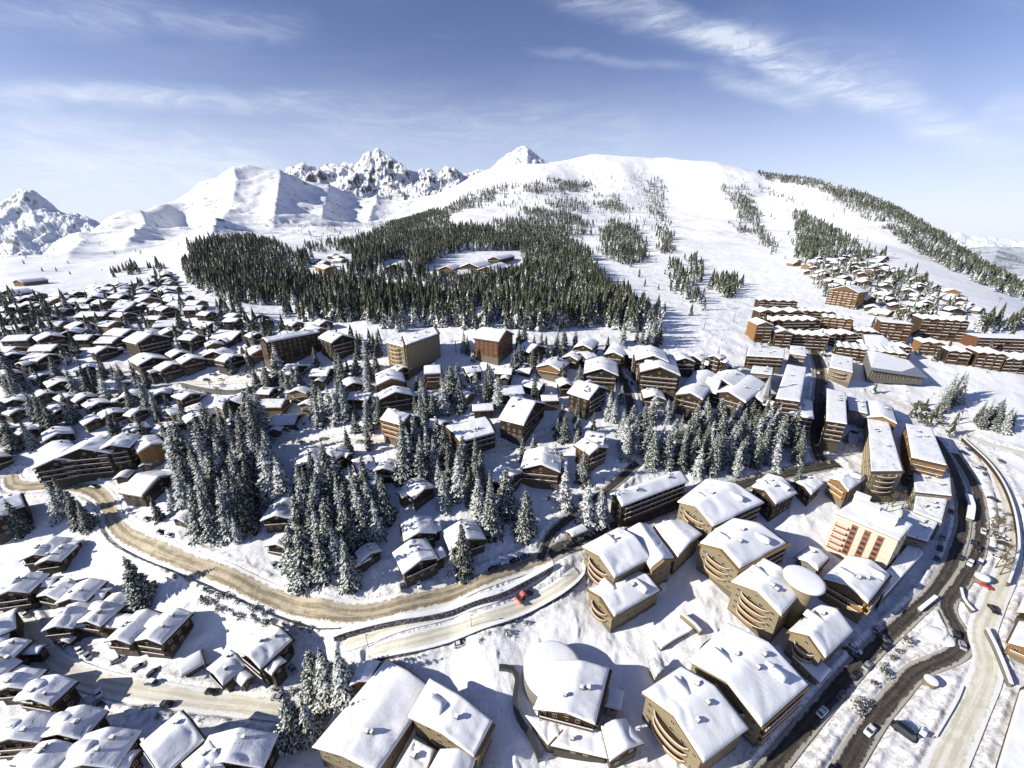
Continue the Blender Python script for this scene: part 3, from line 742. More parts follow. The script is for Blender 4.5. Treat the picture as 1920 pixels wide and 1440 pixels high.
# ---- lower left cluster of chalets
A_ = 'in the lower left chalet cluster'
for a in [(162,1166,229,1111,11,9,'dark'),(102,1176,160,1118,11,9,'dark'),(217,1200,280,1140,11,9,'wood'),(275,1199,335,1140,12,10,'dark'),
          (130,1124,172,1085,12,10,'wood'),(85,1117,132,1085,12,9,'wood'),(62,1042,104,1006,12,8,'dark'),(85,1053,122,1020,10,7,'dark'),
          (12,1112,58,1072,14,11,'dark'),(-60,960,45,926,16,14,'dark'),(-10,1232,32,1195,11,9,'dark'),(-30,1266,16,1232,10,8,'dark'),
          (57,1312,110,1265,14,10,'dark'),(15,1388,66,1333,15,11,'wood'),(12,1292,52,1252,12,9,'dark'),(108,1378,160,1322,14,10,'dark'),
          (55,1444,104,1392,14,9,'dark'),(150,1440,208,1362,16,11,'dark'),(278,1418,360,1347,15,11,'dark'),(418,1430,452,1365,20,11,'dark'),
          (350,1462,402,1416,14,10,'dark'),(466,1232,530,1176,13,10,'dark'),(400,1264,446,1226,11,7,'wood'),(-40,1180,30,1150,13,10,'dark')]:
    RG(*a, cl=A_, near=2, balc=1, chim=2, winsides=(0, 1, 3), dorm=1 if a[0] % 3 == 0 else 0, wing=(-1 if a[0] % 2 else 1) if a[0] % 5 < 3 else 0)
RG(335,1252,356,1240,7,3.6,'wood', lab='small snow-covered garage hut beside the pale lower left road', near=1, chim=0)
RG(118,1205,128,1196,5,3,'wood', lab='low woodshed by the bend of the pale lower left road', near=1, chim=0)
# ---- chalets by the curved road
RG(301,897,256,890,20,9,'dark', lab='broad dark chalet with one huge snowy roof slope above the curved road', near=2, rise=4.5, chim=0, balc=1)
RG(99,864,128,838,18,15,'dark', lab='westmost gabled wing of the dark balconied hotel above the hairpin', near=2, balc=4, chim=2)
RG(150,842,188,817,24,18,'dark', lab='tall middle wing of the dark balconied hotel above the hairpin', near=2, balc=4, chim=2)
RG(206,836,232,812,15,16,'dark', lab='eastern wing of the dark balconied hotel above the hairpin', near=2, balc=4, chim=1)
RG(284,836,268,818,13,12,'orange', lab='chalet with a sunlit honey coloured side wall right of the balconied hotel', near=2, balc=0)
RG(224,895,236,884,7,4,'wood', lab='tiny snowed-in hut below the balconied hotel', near=1, chim=0)
RG(270,872,278,862,6,4,'wood', lab='little chalet below the honey coloured chalet', near=1, chim=0)
RG(330,974,348,962,9,5,'dark', lab='low carport chalet at the foot of the tall spruces by the curved road', near=1, chim=0)
# ---- chalets in the middle wood
B_ = 'in the spruce wood above the curved road'
for a in [(575,869,586,838,14,9,'dark'),(612,852,640,834,12,9,'dark'),(664,868,700,857,14,9,'dark'),(717,880,729,860,11,8,'dark'),(770,898,797,918,12,8,'wood'),
          (515,968,540,930,13,9,'dark'),(516,1022,535,1003,12,7,'dark'),(786,1000,778,968,14,9,'dark'),(790,1052,768,1013,15,10,'dark'),(879,1014,862,978,16,9,'dark'),
          (697,1040,684,1022,9,6,'dark'),(966,893,928,878,14,10,'dark'),(1014,872,1020,838,20,12,'wood'),(1124,840,1094,822,14,12,'wood'),(1135,818,1098,812,13,11,'wood'),(560,905,572,890,10,6,'dark'),(690,905,715,902,10,6,'dark')]:
    RG(*a, cl=B_, near=2, balc=2, chim=2, wing=(-1 if a[0] % 2 else 1) if a[0] % 4 < 3 else 0)
QB([(1142,928),(1166,951),(1292,903),(1265,886)], 11, 'dark', 3, lab='long dark timber building with a snowy ridge roof below the central spruces', balc=5, near=2, chim=3, winsides=(1,0))
QB([(1058,998),(1072,1009),(1103,996),(1090,984)], 4, 'dark', 1, lab='low snow-topped shelter at the fork of the road', near=1, chim=0, name='shelter', cat='shelter')
# ---- mid-distance chalets and hotels
C_ = 'in the middle village'
QB([(712,788),(755,800),(772,778),(728,766)], 13, 'red', 1.5, mode='hip', lab='tall narrow red-brown apartment tower with white balcony stripes', near=2, balc=3, railm='rail_o')
QB([(830,800),(860,832),(932,812),(915,782)], 8, 'dark', 1.2, lab='wide low building with a big snowy roof left of the giant gable', near=2, balc=5, chim=2)
RG(1005,755,958,745,31,17,'dark', lab='huge dark gabled building with a long plank wall in the centre', near=2, rise=7.5, chim=2, name='building')
RG(1124,726,1083,714,22,16,'dark', lab='big dark chalet hotel with a pitted snow roof right of the giant gable', near=2, rise=5, chim=2, dorm=2, balc=1)
RG(950,620,903,614,25,20,'red', lab='tall red-brown chalet hotel standing on the edge of the flat piste', near=2, rise=6, chim=3, name='hotel', balc=0, winsides=(0,1,3))
RG(1010,648,984,641,17,11,'dark', lab='low dark chalet tucked beside the tall red-brown hotel', near=1, rise=4)
RG(488,636,594,616,13,19,'wood', lab='long wooden slab hotel with a lit honey coloured end', near=2, rise=2.2, name='hotel', winsides=(0,1,3), chim=3, balc=6)
RG(642,629,616,620,19,16,'dark', lab='dark gabled chalet between the slab hotel and the lone spruce', near=1, rise=4.5, balc=1)
RG(286,628,258,622,22,18,'dark', lab='biggest dark gabled chalet of the left village', near=2, rise=5, balc=1, chim=1)
QB([(722,642),(758,652),(775,634),(738,628)], 18, 'cream', 0.6, mode='flat', lab='cream hotel wing with a flat snowy roof, left end of the cream hotel', near=2, name='hotel', cat='hotel', balc=3, railm='rail_o')
QB([(758,650),(826,626),(816,612),(752,632)], 19, 'cream', 0.6, mode='flat', lab='long cream hotel facade block facing the flat piste', near=2, name='hotel', cat='hotel', chim=3)
QB([(770,668),(822,655),(820,640),(776,650)], 7, 'cream', 0.3, mode='flat', lab='low annexe with a snowy flat roof in front of the cream hotel', near=1, name='annexe', chim=0)
for a in [(733,712,728,692,18,12,'orange'),(795,688,828,686,16,13,'orange'),(742,736,738,724,20,13,'wood'),(756,690,742,684,12,9,'dark'),(870,690,900,686,12,8,'wood'),(930,690,962,692,12,8,'dark'),
          (1028,684,1046,670,18,10,'orange'),(1093,648,1106,634,15,13,'dark'),(1068,668,1086,656,13,8,'wood'),(1088,662,1110,658,15,10,'dark'),(1128,692,1128,668,22,14,'dark'),(1150,662,1160,646,14,12,'wood'),
          (1225,668,1218,648,24,18,'dark'),(1238,690,1232,664,26,18,'dark'),(1193,660,1205,648,16,12,'wood'),(1285,672,1272,660,16,13,'dark'),(1300,668,1322,660,14,10,'dark'),
          (1292,740,1326,694,16,12,'dark'),(1340,668,1352,664,9,16,'dark'),(1365,735,1410,702,22,12,'wood'),(1352,712,1380,694,18,12,'wood'),(1410,742,1440,728,14,10,'wood'),(1228,742,1222,728,14,8,'wood'),
          (560,686,535,684,20,9,'dark'),(555,732,565,726,14,9,'cream'),(510,782,560,780,13,5,'wood'),(570,757,582,750,11,8,'cream'),(372,782,358,764,13,9,'wood'),(325,798,300,794,14,7,'wood'),(262,770,250,768,11,7,'wood'),
          (310,770,330,764,12,7,'cream'),(355,764,372,758,13,9,'wood'),(212,774,200,766,12,7,'wood'),(120,764,106,762,11,7,'dark'),(162,744,148,738,12,6,'wood'),(186,756,172,748,12,7,'dark'),(55,806,42,800,9,6,'dark'),
          (440,798,430,784,16,8,'wood'),(432,752,462,734,18,6,'wood'),(180,786,170,778,12,6,'wood'),(86,738,76,734,10,6,'wood'),(36,770,20,766,10,6,'dark'),(130,744,116,738,10,6,'dark'),(400,660,420,652,20,10,'dark'),(362,672,350,664,15,10,'wood'),(325,684,310,678,16,10,'wood'),(440,668,420,664,16,10,'dark')]:
    RG(*a, cl=C_, near=1, balc=4 if a[5] > 9 else 1, chim=1, dorm=1 if a[4] > 17 else 0, name='chalet', wing=(-1 if a[0] % 2 else 1) if a[0] % 5 < 3 else 0)
QB([(398,760),(418,768),(424,748),(404,742)], 12, 'stone', 0.6, mode='flat', lab='beige stone block standing alone under the terraced road', near=1, chim=1)
# ---- long town blocks, right
for pl, h, m, lab, k in [
 ([(1453,748),(1500,754),(1512,690),(1475,684)], 15, 'wood', 'long flat-roofed block on the left side of the shaded main street', {}),
 ([(1549,790),(1588,796),(1585,736),(1550,728)], 15, 'dark', 'flat-roofed block on the right side of the shaded main street', {}),
 ([(1478,779),(1526,786),(1522,752),(1482,748)], 12, 'dark', 'small hip-roofed block at the corner below the left main street block', {'mode': 'hip', 'rise': 2.0}),
 ([(1632,887),(1696,886),(1668,792),(1625,782)], 14, 'cream', 'longest pale block with a flat snow roof between two shaded alleys', {}),
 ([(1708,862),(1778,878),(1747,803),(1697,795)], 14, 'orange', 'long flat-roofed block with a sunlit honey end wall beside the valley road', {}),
 ([(1715,924),(1788,932),(1784,890),(1711,880)], 10, 'concrete', 'square flat-roofed block beside the inner curve of the valley road', {}),
 ([(1712,960),(1768,982),(1780,935),(1717,928)], 9, 'concrete', 'lower flat-roofed block joined under the square block by the valley road', {}),
 ([(1700,1008),(1737,1019),(1760,978),(1692,955)], 9, 'concrete', 'shaded flat-roofed annexe behind the striped white hotel', {}),
 ([(1590,770),(1627,778),(1622,748),(1588,742)], 8, 'concrete', 'low shaded flat roof right of the main street block', {}),
 ([(1407,700),(1450,704),(1452,690),(1412,686)], 9, 'cream', 'low shop building with a flat snowy roof above the main street block', {}),
 ([(1398,668),(1470,672),(1472,656),(1402,652)], 10, 'wood', 'ski lift station with a flat snowy roof at the foot of the pistes', {}),
 ([(1480,664),(1512,668),(1510,650),(1482,648)], 9, 'stone', 'small stone building at the upper end of the main street', {}),
 ([(1555,690),(1600,700),(1600,672),(1560,664)], 9, 'cream', 'pale block left of the glass sports hall', {})]:
    QB(pl, h, m, k.get('rise', 0.5), lab=lab, near=1 if pl[0][1] < 880 else 2, mode=k.get('mode', 'flat'), chim=3, name='town_block', winsides=(0, 1, 3), balc=1 if m != 'concrete' else 0, overhang=0.5, snow=0.55)
RG(1655,782,1648,752,16,11,'orange', lab='chalet with a honey coloured gable at the end of the alley blocks', near=1, rise=3)
# ---- big white snow roofs, lower right
bigs = [
 ([(1270,942),(1336,988),(1434,943),(1325,899)], 10.6, 'cream', 4, 'uppermost big cream residence with curved wooden balconies', dict(balc=4, dorm=2, chim=2)),
 ([(1090,1027),(1152,1088),(1222,1049),(1162,990)], 11.4, 'cream', 3.5, 'cream residence with rounded balconies at the end of the hairpin road', dict(balc=1, dorm=1, chim=1)),
 ([(1222,1073),(1266,1051),(1217,985),(1175,993)], 10.6, 'cream', 2.5, 'middle wing of the cream residence by the hairpin road', dict(balc=0, chim=0)),
 ([(1268,1049),(1316,1003),(1281,978),(1224,989)], 9.1, 'cream', 2.0, 'shaded right wing of the cream residence by the hairpin road', dict(balc=0, chim=0)),
 ([(1097,1107),(1148,1162),(1242,1107),(1190,1068)], 7.6, 'cream', 3, 'detached cream villa with two snow dormers below the hairpin residence', dict(balc=1, dorm=2, chim=1)),
 ([(1309,1022),(1385,1074),(1484,1022),(1368,970)], 12.9, 'cream', 4, 'second big cream residence with stacked rounded balconies', dict(balc=4, dorm=2, chim=2)),
 ([(1369,1091),(1466,1158),(1502,1116),(1425,1046)], 14.4, 'cream', 3.5, 'third big cream residence beside the round tower', dict(balc=1, dorm=1, chim=2)),
 ([(1540,1087),(1630,1138),(1673,1081),(1592,1041)], 9.9, 'orange', 3, 'honey timber hotel with a part shaded snowy roof right of the round tower', dict(balc=4, dorm=2, chim=2)),
 ([(1487,1046),(1535,1073),(1556,1050),(1515,1025)], 6.1, 'concrete', 1.5, 'small shaded house left of the striped white hotel', dict(chim=1)),
 ([(1474,1186),(1544,1238),(1601,1182),(1532,1132)], 9.9, 'cream', 4, 'cream house with a single round dormer by the shaded street', dict(balc=1, dorm=1, chim=1)),
 ([(1482,1230),(1536,1283),(1558,1257),(1492,1206)], 3.8, 'cream', 0.4, 'low snow-topped terrace wing below the round dormer house', dict(mode='flat', chim=0)),
 ([(1290,1240),(1430,1368),(1517,1290),(1364,1171)], 10.6, 'cream', 5, 'largest cream residence with a sprawling snow roof, lower right', dict(balc=4, dorm=2, chim=4)),
 ([(1202,1301),(1317,1433),(1406,1365),(1280,1250)], 10.6, 'cream', 4.5, 'cream residence with a wavy wooden balcony at the bottom edge', dict(balc=1, dorm=1, chim=3)),
 ([(1000,1331),(1122,1363),(1148,1257),(1037,1240)], 9.1, 'wood', 2.2, 'square gabled lodge with red-brown eaves beside the round snow terrace', dict(balc=1, chim=3)),
 ([(1133,1326),(1163,1334),(1170,1297),(1140,1290)], 5.3, 'white', 0.3, 'small flat-roofed cube on the right side of the gabled lodge', dict(mode='flat', chim=0)),
 ([(985,1343),(1030,1402),(1074,1394),(1066,1356)], 4.6, 'dark', 0.3, 'wedge shaped flat snow roof below the gabled lodge', dict(mode='flat', chim=0)),
 ([(1027,1398),(1142,1424),(1150,1372),(1062,1360)], 5.3, 'dark', 0.4, 'low curved front wing of the gabled lodge', dict(mode='flat', chim=1)),
 ([(1142,1432),(1208,1396),(1172,1350),(1126,1364)], 6.8, 'wood', 1.5, 'small ridge-roofed wing at the lower right of the gabled lodge', dict(chim=0)),
 ([(584,1402),(706,1452),(815,1292),(725,1236)], 8.4, 'cream', 2.0, 'huge low building whose roof carries the shadow of the two spruces', dict(chim=2)),
 ([(765,1346),(896,1426),(930,1360),(806,1274)], 9.1, 'cream', 2.2, 'right half of the huge low building with a stepped snow roof', dict(chim=1, dorm=1)),
 ([(740,1448),(790,1474),(816,1406),(777,1386)], 6.8, 'cream', 0.4, 'small flat roof inside the courtyard of the huge low building', dict(mode='flat', chim=1)),
 ([(800,1452),(884,1468),(899,1414),(826,1406)], 8.4, 'cream', 1.8, 'bottom right roof of the huge low building', dict(chim=0)),
 ([(655,1288),(692,1280),(716,1242),(674,1244)], 5.3, 'orange', 1.2, 'small house with a honey wall peeping out behind the two spruces', dict(chim=0)),
 ([(1407,915),(1452,948),(1496,925),(1440,888)], 9.1, 'dark', 3, 'dark chalet hotel behind the uppermost cream residence', dict(chim=3, dorm=2)),
 ([(1490,905),(1521,930),(1545,908),(1510,892)], 6.8, 'dark', 1.5, 'small dark house beside the lone spruce on the upper street', dict(chim=1)),
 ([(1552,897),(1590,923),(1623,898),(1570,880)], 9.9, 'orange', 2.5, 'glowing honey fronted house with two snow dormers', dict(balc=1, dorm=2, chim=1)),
 ([(1655,1122),(1730,1040),(1712,1012),(1648,1086)], 6.1, 'concrete', 0.3, 'glazed low wing along the street side of the striped white hotel', dict(mode='flat', chim=0)),
 ([(1885,1205),(1965,1240),(1990,1190),(1905,1165)], 6.1, 'orange', 1.5, 'honey timber house cut by the right edge', dict(chim=0, balc=1)),
 ([(1862,1452),(2010,1452),(1990,1260),(1912,1290)], 3, 'concrete', 0.3, 'shaded flat deck in the bottom right corner', dict(mode='flat', chim=0)),
 ([(1905,1150),(1960,1160),(1970,1120),(1925,1105)], 5.3, 'wood', 1.0, 'brown house above the honey timber house at the right edge', dict(chim=1)),
]
for pl, h, m, rise, lab, k in bigs:
    QB(pl, h, m, rise, lab=lab, near=2, name='residence' if m == 'cream' else 'house', cat='residence' if m == 'cream' else 'house', snow=0.85, railm='rail_o' if m in ('cream', 'orange') else 'rail', fascia='fascia_l' if m == 'cream' else 'fascia', winsides=(0, 1, 3), **k)
QB([(1215,1243),(1230,1272),(1246,1257),(1226,1233)], 4, 'white', 0.4, lab='little snow-capped cube hut in the shaded court', near=1, chim=0, name='hut', cat='hut', mode='flat', snow=1.0, winsides=())
# striped white hotel
w, zg = solve_pts([(1565,963),(1686,1014),(1711,985),(1612,932)], 20)
hot = building('hotel', w, zg, 20, 0.4, 'white', mode='flat', near=2, overhang=0.2, snow=0.5, chim=0, winsides=(1,), seed=901)
tag(hot, 'white hotel with three red-brown window stripes and a column of wooden balconies', 'hotel')
Lw = np.array(w) - np.mean(w, 0); Aq, Bq = Lw[0], Lw[1]; dd = Bq - Aq; ln = np.linalg.norm(dd); dd /= ln; nn = np.array([dd[1], -dd[0]])
if nn @ (-np.mean(w, 0)) < 0: nn = -nn
ang = math.atan2(dd[1], dd[0])
M['stripe'] = mat('red brown panel', (0.26, 0.10, 0.05), 0.6)
for fr in (0.36, 0.56, 0.76):
    q_ = Aq + dd * ln * fr + nn * (-0.18 + 0.08)
    b = MB(); b.box((0, 0, 0), (2.0, 0.36, 15.5), mi=0)
    for k_ in range(6): b.box((0, 0, -6.3 + k_ * 2.5), (1.5, 0.44, 1.3), mi=1)
    link('window_strip', b.mesh('window_strip', [M['stripe'], M['glass']]), hot, (q_[0], q_[1], 10.8), ang)
for k_ in range(5):
    q_ = Aq + dd * ln * 0.17 + nn * 0.5
    b = MB(); b.box((0, 0, 0), (4.2, 1.5, 0.2)); b.box((0, -0.7 if True else 0, 0.55), (4.2, 0.1, 0.9)); b.box((2.05, 0, 0.55), (0.1, 1.3, 0.9)); b.box((-2.05, 0, 0.55), (0.1, 1.3, 0.9)); b.box((0, -0.7, 1.08), (4.3, 0.25, 0.15), mi=1)
    link('balcony', b.mesh('balcony', [M['stripe'], M['snow']]), hot, (q_[0], q_[1], 17 - 2.9 * (k_ + 1) + 1.2), ang)
for s_, t_, a_, b2, h_ in ((0.30, 0.62, 7, 4, 3.0), (0.55, 0.55, 10, 5, 2.4), (0.1, 0.8, 5, 4, 3.2)):
    p_ = lerp(lerp(Lw[0], Lw[1], s_), lerp(Lw[3], Lw[2], s_), t_)
    b = MB(); b.box((0, 0, h_ / 2), (a_, b2, h_), mi=0); b.box((0, 0, h_ + 0.25), (a_ + .3, b2 + .3, 0.5), mi=1)
    link('rooftop_room', b.mesh('rooftop_room', [M['white'], M['snow']]), hot, (p_[0], p_[1], 20.3), ang)
# round things
def rounded(px, py, r, h, m, lab, cat, name, dome=1.0, brim=1.0, base=None):
    (w,), zg = solve_pts([(px, py)], h); root = empty(name, (w[0], w[1], zg)); n_ = 40
    FOOT.append((w[0], w[1], r, np.array([[w[0]-r,w[1]-r],[w[0]+r,w[1]-r],[w[0]+r,w[1]+r],[w[0]-r,w[1]+r]])))
    b = MB(); b.cyl((0, 0, -3), base or r, base or r, h + 3 - 0.3, n_); link('wall', b.mesh('wall', M[m], True), root)
    b = MB(); b.cyl((0, 0, h - 0.3), r * brim, r * brim, 0.35, n_); link('roof', b.mesh('roof', M['fascia_l'], False), root)
    V = []; rings = [(1.0, 0.0), (1.0, 0.25), (0.985, 0.5), (0.95, 0.68), (0.86, 0.82), (0.65, 0.93), (0.35, 1.0), (0.02, 1.02)]
    for a_, z_ in rings:
        for k in range(n_):
            t = 2 * math.pi * k / n_; V.append((r * brim * a_ * math.cos(t), r * brim * a_ * math.sin(t), h + 0.054 + z_ * dome))
    Fs = [(i * n_ + k, i * n_ + (k + 1) % n_, (i + 1) * n_ + (k + 1) % n_, (i + 1) * n_ + k) for i in range(len(rings) - 1) for k in range(n_)] + [tuple(range((len(rings) - 1) * n_, len(rings) * n_))]
    link('roof_snow', mesh_py('roof_snow', V, Fs, M['snow'], True), root)
    tag(root, lab, cat); return root
rounded(1507, 1088, 6.3, 21, 'cream', 'round tower capped by a wide disc of snow', 'tower', 'round_tower', 1.3, 1.0, base=3.6)
rounded(1037, 1256, 9.5, 6, 'concrete', 'round snow-covered terrace behind the gabled lodge', 'terrace', 'round_terrace', 1.2, 1.0)
rounded(1746, 1276, 1.5, 2.4, 'orange', 'tiny round kiosk with a honey front on the snowy square', 'kiosk', 'kiosk', 0.8, 1.15)
rounded(1842, 1083, 2.0, 2.6, 'orange', 'round honey coloured kiosk with a snow cap by the car park', 'kiosk', 'kiosk', 1.0, 1.15)
# church steeple
(w,), zg = solve_pts([(1434, 745)], 10); st = empty('church_steeple', (w[0], w[1], zg)); FOOT.append((w[0], w[1], 3, None))
b = MB(); b.box((0, 0, 5), (5, 5, 14)); link('tower_wall', b.mesh('tower_wall', M['stone']), st)
b = MB(); b.cyl((0, 0, 12), 3.1, 0.1, 13, 8); link('spire', b.mesh('spire', M['steel']), st)
tag(st, 'slender grey church spire rising from the spruces', 'steeple')

# ---- apartment blocks with balcony grids, right
def block(x1, y1, x2, y2, depth, st_, m, lab, peaks=0, bays=None, base=(0,)):
    p = hit(x1, y1); q = hit(x2, y2); zg = min(p[2], q[2]); p = p[:2]; q = q[:2]
    d = q - p; ln = np.linalg.norm(d); d /= ln; nn = np.array([-d[1], d[0]])
    if nn @ p < 0: nn = -nn
    c = (p + q) / 2 + nn * depth / 2; ang = math.atan2(d[1], d[0]); H = st_ * 2.8
    root = empty('apartment_block', (c[0], c[1], zg), ang); FOOT.append((c[0], c[1], ln / 2, np.array([p, q, q + nn * depth, p + nn * depth])))
    sg = -1 if (nn @ np.array([-math.sin(ang), math.cos(ang)])) > 0 else 1   # local y of the front
    b = MB(); b.box((0, 0, H / 2 - 2), (ln, depth, H + 4)); link('wall', b.mesh('wall', M[m]), root)
    b = MB(); nb = bays or max(2, int(ln / 5))
    for k in range(nb + 1): b.box((-ln / 2 + ln * k / nb, sg * (depth / 2 + 0.7), H / 2), (0.22, 1.4, H))
    link('facade_frame', b.mesh('facade_frame', M['rail']), root)
    rs = random.Random(int(x1))
    for f in range(1, st_):
        b = MB()
        for k in range(nb):
            xx = -ln / 2 + ln * (k + 0.5) / nb; wv = ln / nb - 0.24
            b.box((xx, sg * (depth / 2 + 0.72), f * 2.8), (wv, 1.38, 0.16), mi=0); b.box((xx, sg * (depth / 2 + 1.38), f * 2.8 + 0.5), (wv, 0.08, 0.84), mi=0)
            if rs.random() < 0.8: b.box((xx, sg * (depth / 2 + 1.36), f * 2.8 + 1.06), (wv * rs.uniform(.6, 1), 0.28, 0.28), mi=1)
        link('balcony', b.mesh('balcony', [M['rail'], M['snow']]), root)
    if peaks == 0:
        b = MB(); b.box((0, sg * 0.6, H + 0.16), (ln + 1, depth + 2.2, 0.3)); link('roof', b.mesh('roof', M['fascia']), root)
        gs, gt = 14, 6; S, T = np.meshgrid(np.linspace(-.5, .5, gs), np.linspace(-.5, .5, gt), indexing='ij')
        Zs = H + 0.32 + 0.55 * np.clip(8 * np.minimum(.5 - abs(S), .5 - abs(T)) + .2, 0, 1) + rng.rand(gs, gt) * 0.15
        link('roof_snow', mesh_py('roof_snow', np.stack([S * (ln + .9), T * (depth + 2.1) + sg * .6, Zs], -1).reshape(-1, 3), grid_faces(gs, gt), M['snow'], True), root)
    else:
        b = MB(); bs = MB(); wd = ln / peaks
        for k in range(peaks):
            xc = -ln / 2 + wd * (k + 0.5); r_ = wd * 0.20; y0, y1 = -depth / 2 - 1.2, depth / 2 + 1.2
            b.add([(xc - wd / 2, y0, H), (xc + wd / 2, y0, H), (xc, y0, H + r_), (xc - wd / 2, y1, H), (xc + wd / 2, y1, H), (xc, y1, H + r_)], [(0,1,2),(5,4,3),(0,2,5,3),(1,4,5,2),(0,3,4,1)])
            e = 0.55; w2 = wd / 2 - 0.02
            bs.add([(xc - w2, y0, H + 0.05), (xc, y0, H + r_ + 0.05), (xc + w2, y0, H + 0.05), (xc - w2, y0, H + e), (xc, y0, H + r_ + e), (xc + w2, y0, H + e),
                    (xc - w2, y1, H + 0.05), (xc, y1, H + r_ + 0.05), (xc + w2, y1, H + 0.05), (xc - w2, y1, H + e), (xc, y1, H + r_ + e), (xc + w2, y1, H + e)],
                   [(0,1,4,3),(1,2,5,4),(6,9,10,7),(7,10,11,8),(3,4,10,9),(4,5,11,10),(0,3,9,6),(2,8,11,5)])
        link('roof', b.mesh('roof', M['fascia']), root); link('roof_snow', bs.mesh('roof_snow', M['snow']), root)
    return tag(root, lab, 'apartment block', 'balconied apartment blocks of the right village')
BL = [(1420,604,1500,612,14,5,'wood',3,'top left'),(1412,640,1440,644,16,6,'orange',1,'lit corner'),(1444,622,1530,628,14,5,'wood',5,''),(1535,622,1590,632,14,6,'orange',4,''),
 (1448,648,1478,654,14,5,'wood',1,''),(1482,650,1545,660,14,5,'wood',4,''),(1550,648,1600,650,14,4,'dark',3,''),(1564,668,1690,696,16,5,'wood',8,''),(1640,640,1696,648,15,7,'red',0,''),
 (1600,640,1640,646,14,4,'wood',3,''),(1612,664,1700,676,12,4,'wood',6,''),(1716,634,1800,642,18,7,'wood',5,''),(1824,655,1960,672,16,6,'red',0,''),(1822,688,1870,696,16,5,'wood',3,''),(1874,696,1960,708,16,5,'wood',4,''),
 (1500,600,1560,606,12,4,'wood',4,''),(1770,680,1810,686,14,4,'dark',2,''),(1720,664,1760,668,12,4,'orange',2,''),(1548,570,1602,580,18,7,'orange',1,''),(1420,578,1490,584,14,4,'wood',4,'')]
for i, (a, b2, c2, d2, dep, st_, m, pk, note) in enumerate(sorted(BL, key=lambda t: t[0])):
    desc = {'wood': 'brown', 'orange': 'honey coloured', 'red': 'red-brown', 'dark': 'dark'}[m]
    block(a, b2, c2, d2, dep, st_, m, '%s balconied apartment block of %d storeys in the right village, %s from the left' % (desc, st_, nth(i)), pk)
# glass sports hall with a great sloping snow roof
w, zg = solve_pts([(1632,690),(1742,694),(1650,642),(1612,640)], 9)
c = w.mean(0); L = w - c; sh = empty('sports_hall', (c[0], c[1], zg)); FOOT.append((c[0], c[1], 30, w))
hs = [8, 3, 15, 15]
b = MB(); V = [(L[i][0] * .97, L[i][1] * .97, -3) for i in range(4)] + [(L[i][0] * .97, L[i][1] * .97, hs[i]) for i in range(4)]
b.add(V, [(0,1,5,4),(1,2,6,5),(2,3,7,6),(3,0,4,7),(4,5,6,7)]); link('wall', b.mesh('wall', M['concrete']), sh)
b = MB(); V = [(L[i][0] * 1.03, L[i][1] * 1.03, hs[i] + z) for z in (0.02, 0.7) for i in range(4)]
b.add(V, [(3,2,1,0),(4,5,6,7),(0,1,5,4),(1,2,6,5),(2,3,7,6),(3,0,4,7)]); link('roof', b.mesh('roof', M['steel']), sh)
b = MB(); V = [(L[i][0] * .94, L[i][1] * .94, hs[i] + z) for z in (0.72, 1.2) for i in range(4)]
b.add(V, [(3,2,1,0),(4,5,6,7),(0,1,5,4),(1,2,6,5),(2,3,7,6),(3,0,4,7)]); link('roof_snow', b.mesh('roof_snow', M['snow']), sh)
d = L[1] - L[0]; ln = np.linalg.norm(d); d /= ln; nn = np.array([d[1], -d[0]])
for k in range(16):
    t = (k + .5) / 16; q_ = L[0] * .97 + d * ln * .97 * t * 0.93 + nn * 0.15; hh = max(0.8, lerp(8, 3, t) - 1.6)
    link('window', window_mesh(ln / 16 * .8, round(hh)), sh, (q_[0], q_[1], hh / 2 + 0.3), math.atan2(-nn[0], nn[1]))
tag(sh, 'glass-fronted sports hall with a long sloping roof in the right village', 'sports hall')

# ---- far villages, filled plot by plot
def inside(poly, x, y):
    k = False; n_ = len(poly); j = n_ - 1
    for i in range(n_):
        if (poly[i][1] > y) != (poly[j][1] > y) and x < (poly[j][0] - poly[i][0]) * (y - poly[i][1]) / (poly[j][1] - poly[i][1]) + poly[i][0]: k = not k
        j = i
    return k
def free(x, y, r):
    for f in FOOT:
        if (f[0] - x) ** 2 + (f[1] - y) ** 2 < (f[2] + r) ** 2: return False
    return True
def roadd(x, y):
    return min(np.min(np.hypot(c[:, 0] - x, c[:, 1] - y)) - w / 2 for _, w, _, c, _ in RC)
def scatter(poly, dmin, n, rs, fr=0, yj=0):
    """random plots inside a ground area outlined in pixels, at least dmin metres apart"""
    ws = np.array([hit(*p)[:2] for p in poly]); lo, hi = ws.min(0), ws.max(0); out = []
    cell = {}
    tries = 0
    while len(out) < n and tries < n * 60:
        tries += 1
        x = rs.uniform(lo[0], hi[0]); y = rs.uniform(lo[1], hi[1])
        if not inside(ws, x, y): continue
        k = (int(x // dmin), int(y // dmin))
        if any((ox - x) ** 2 + (oy - y) ** 2 < dmin * dmin for a in (-1, 0, 1) for b in (-1, 0, 1) for ox, oy in cell.get((k[0] + a, k[1] + b), ())): continue
        if fr and not free(x, y, fr): continue
        cell.setdefault(k, []).append((x, y)); out.append((x, y))
    return out
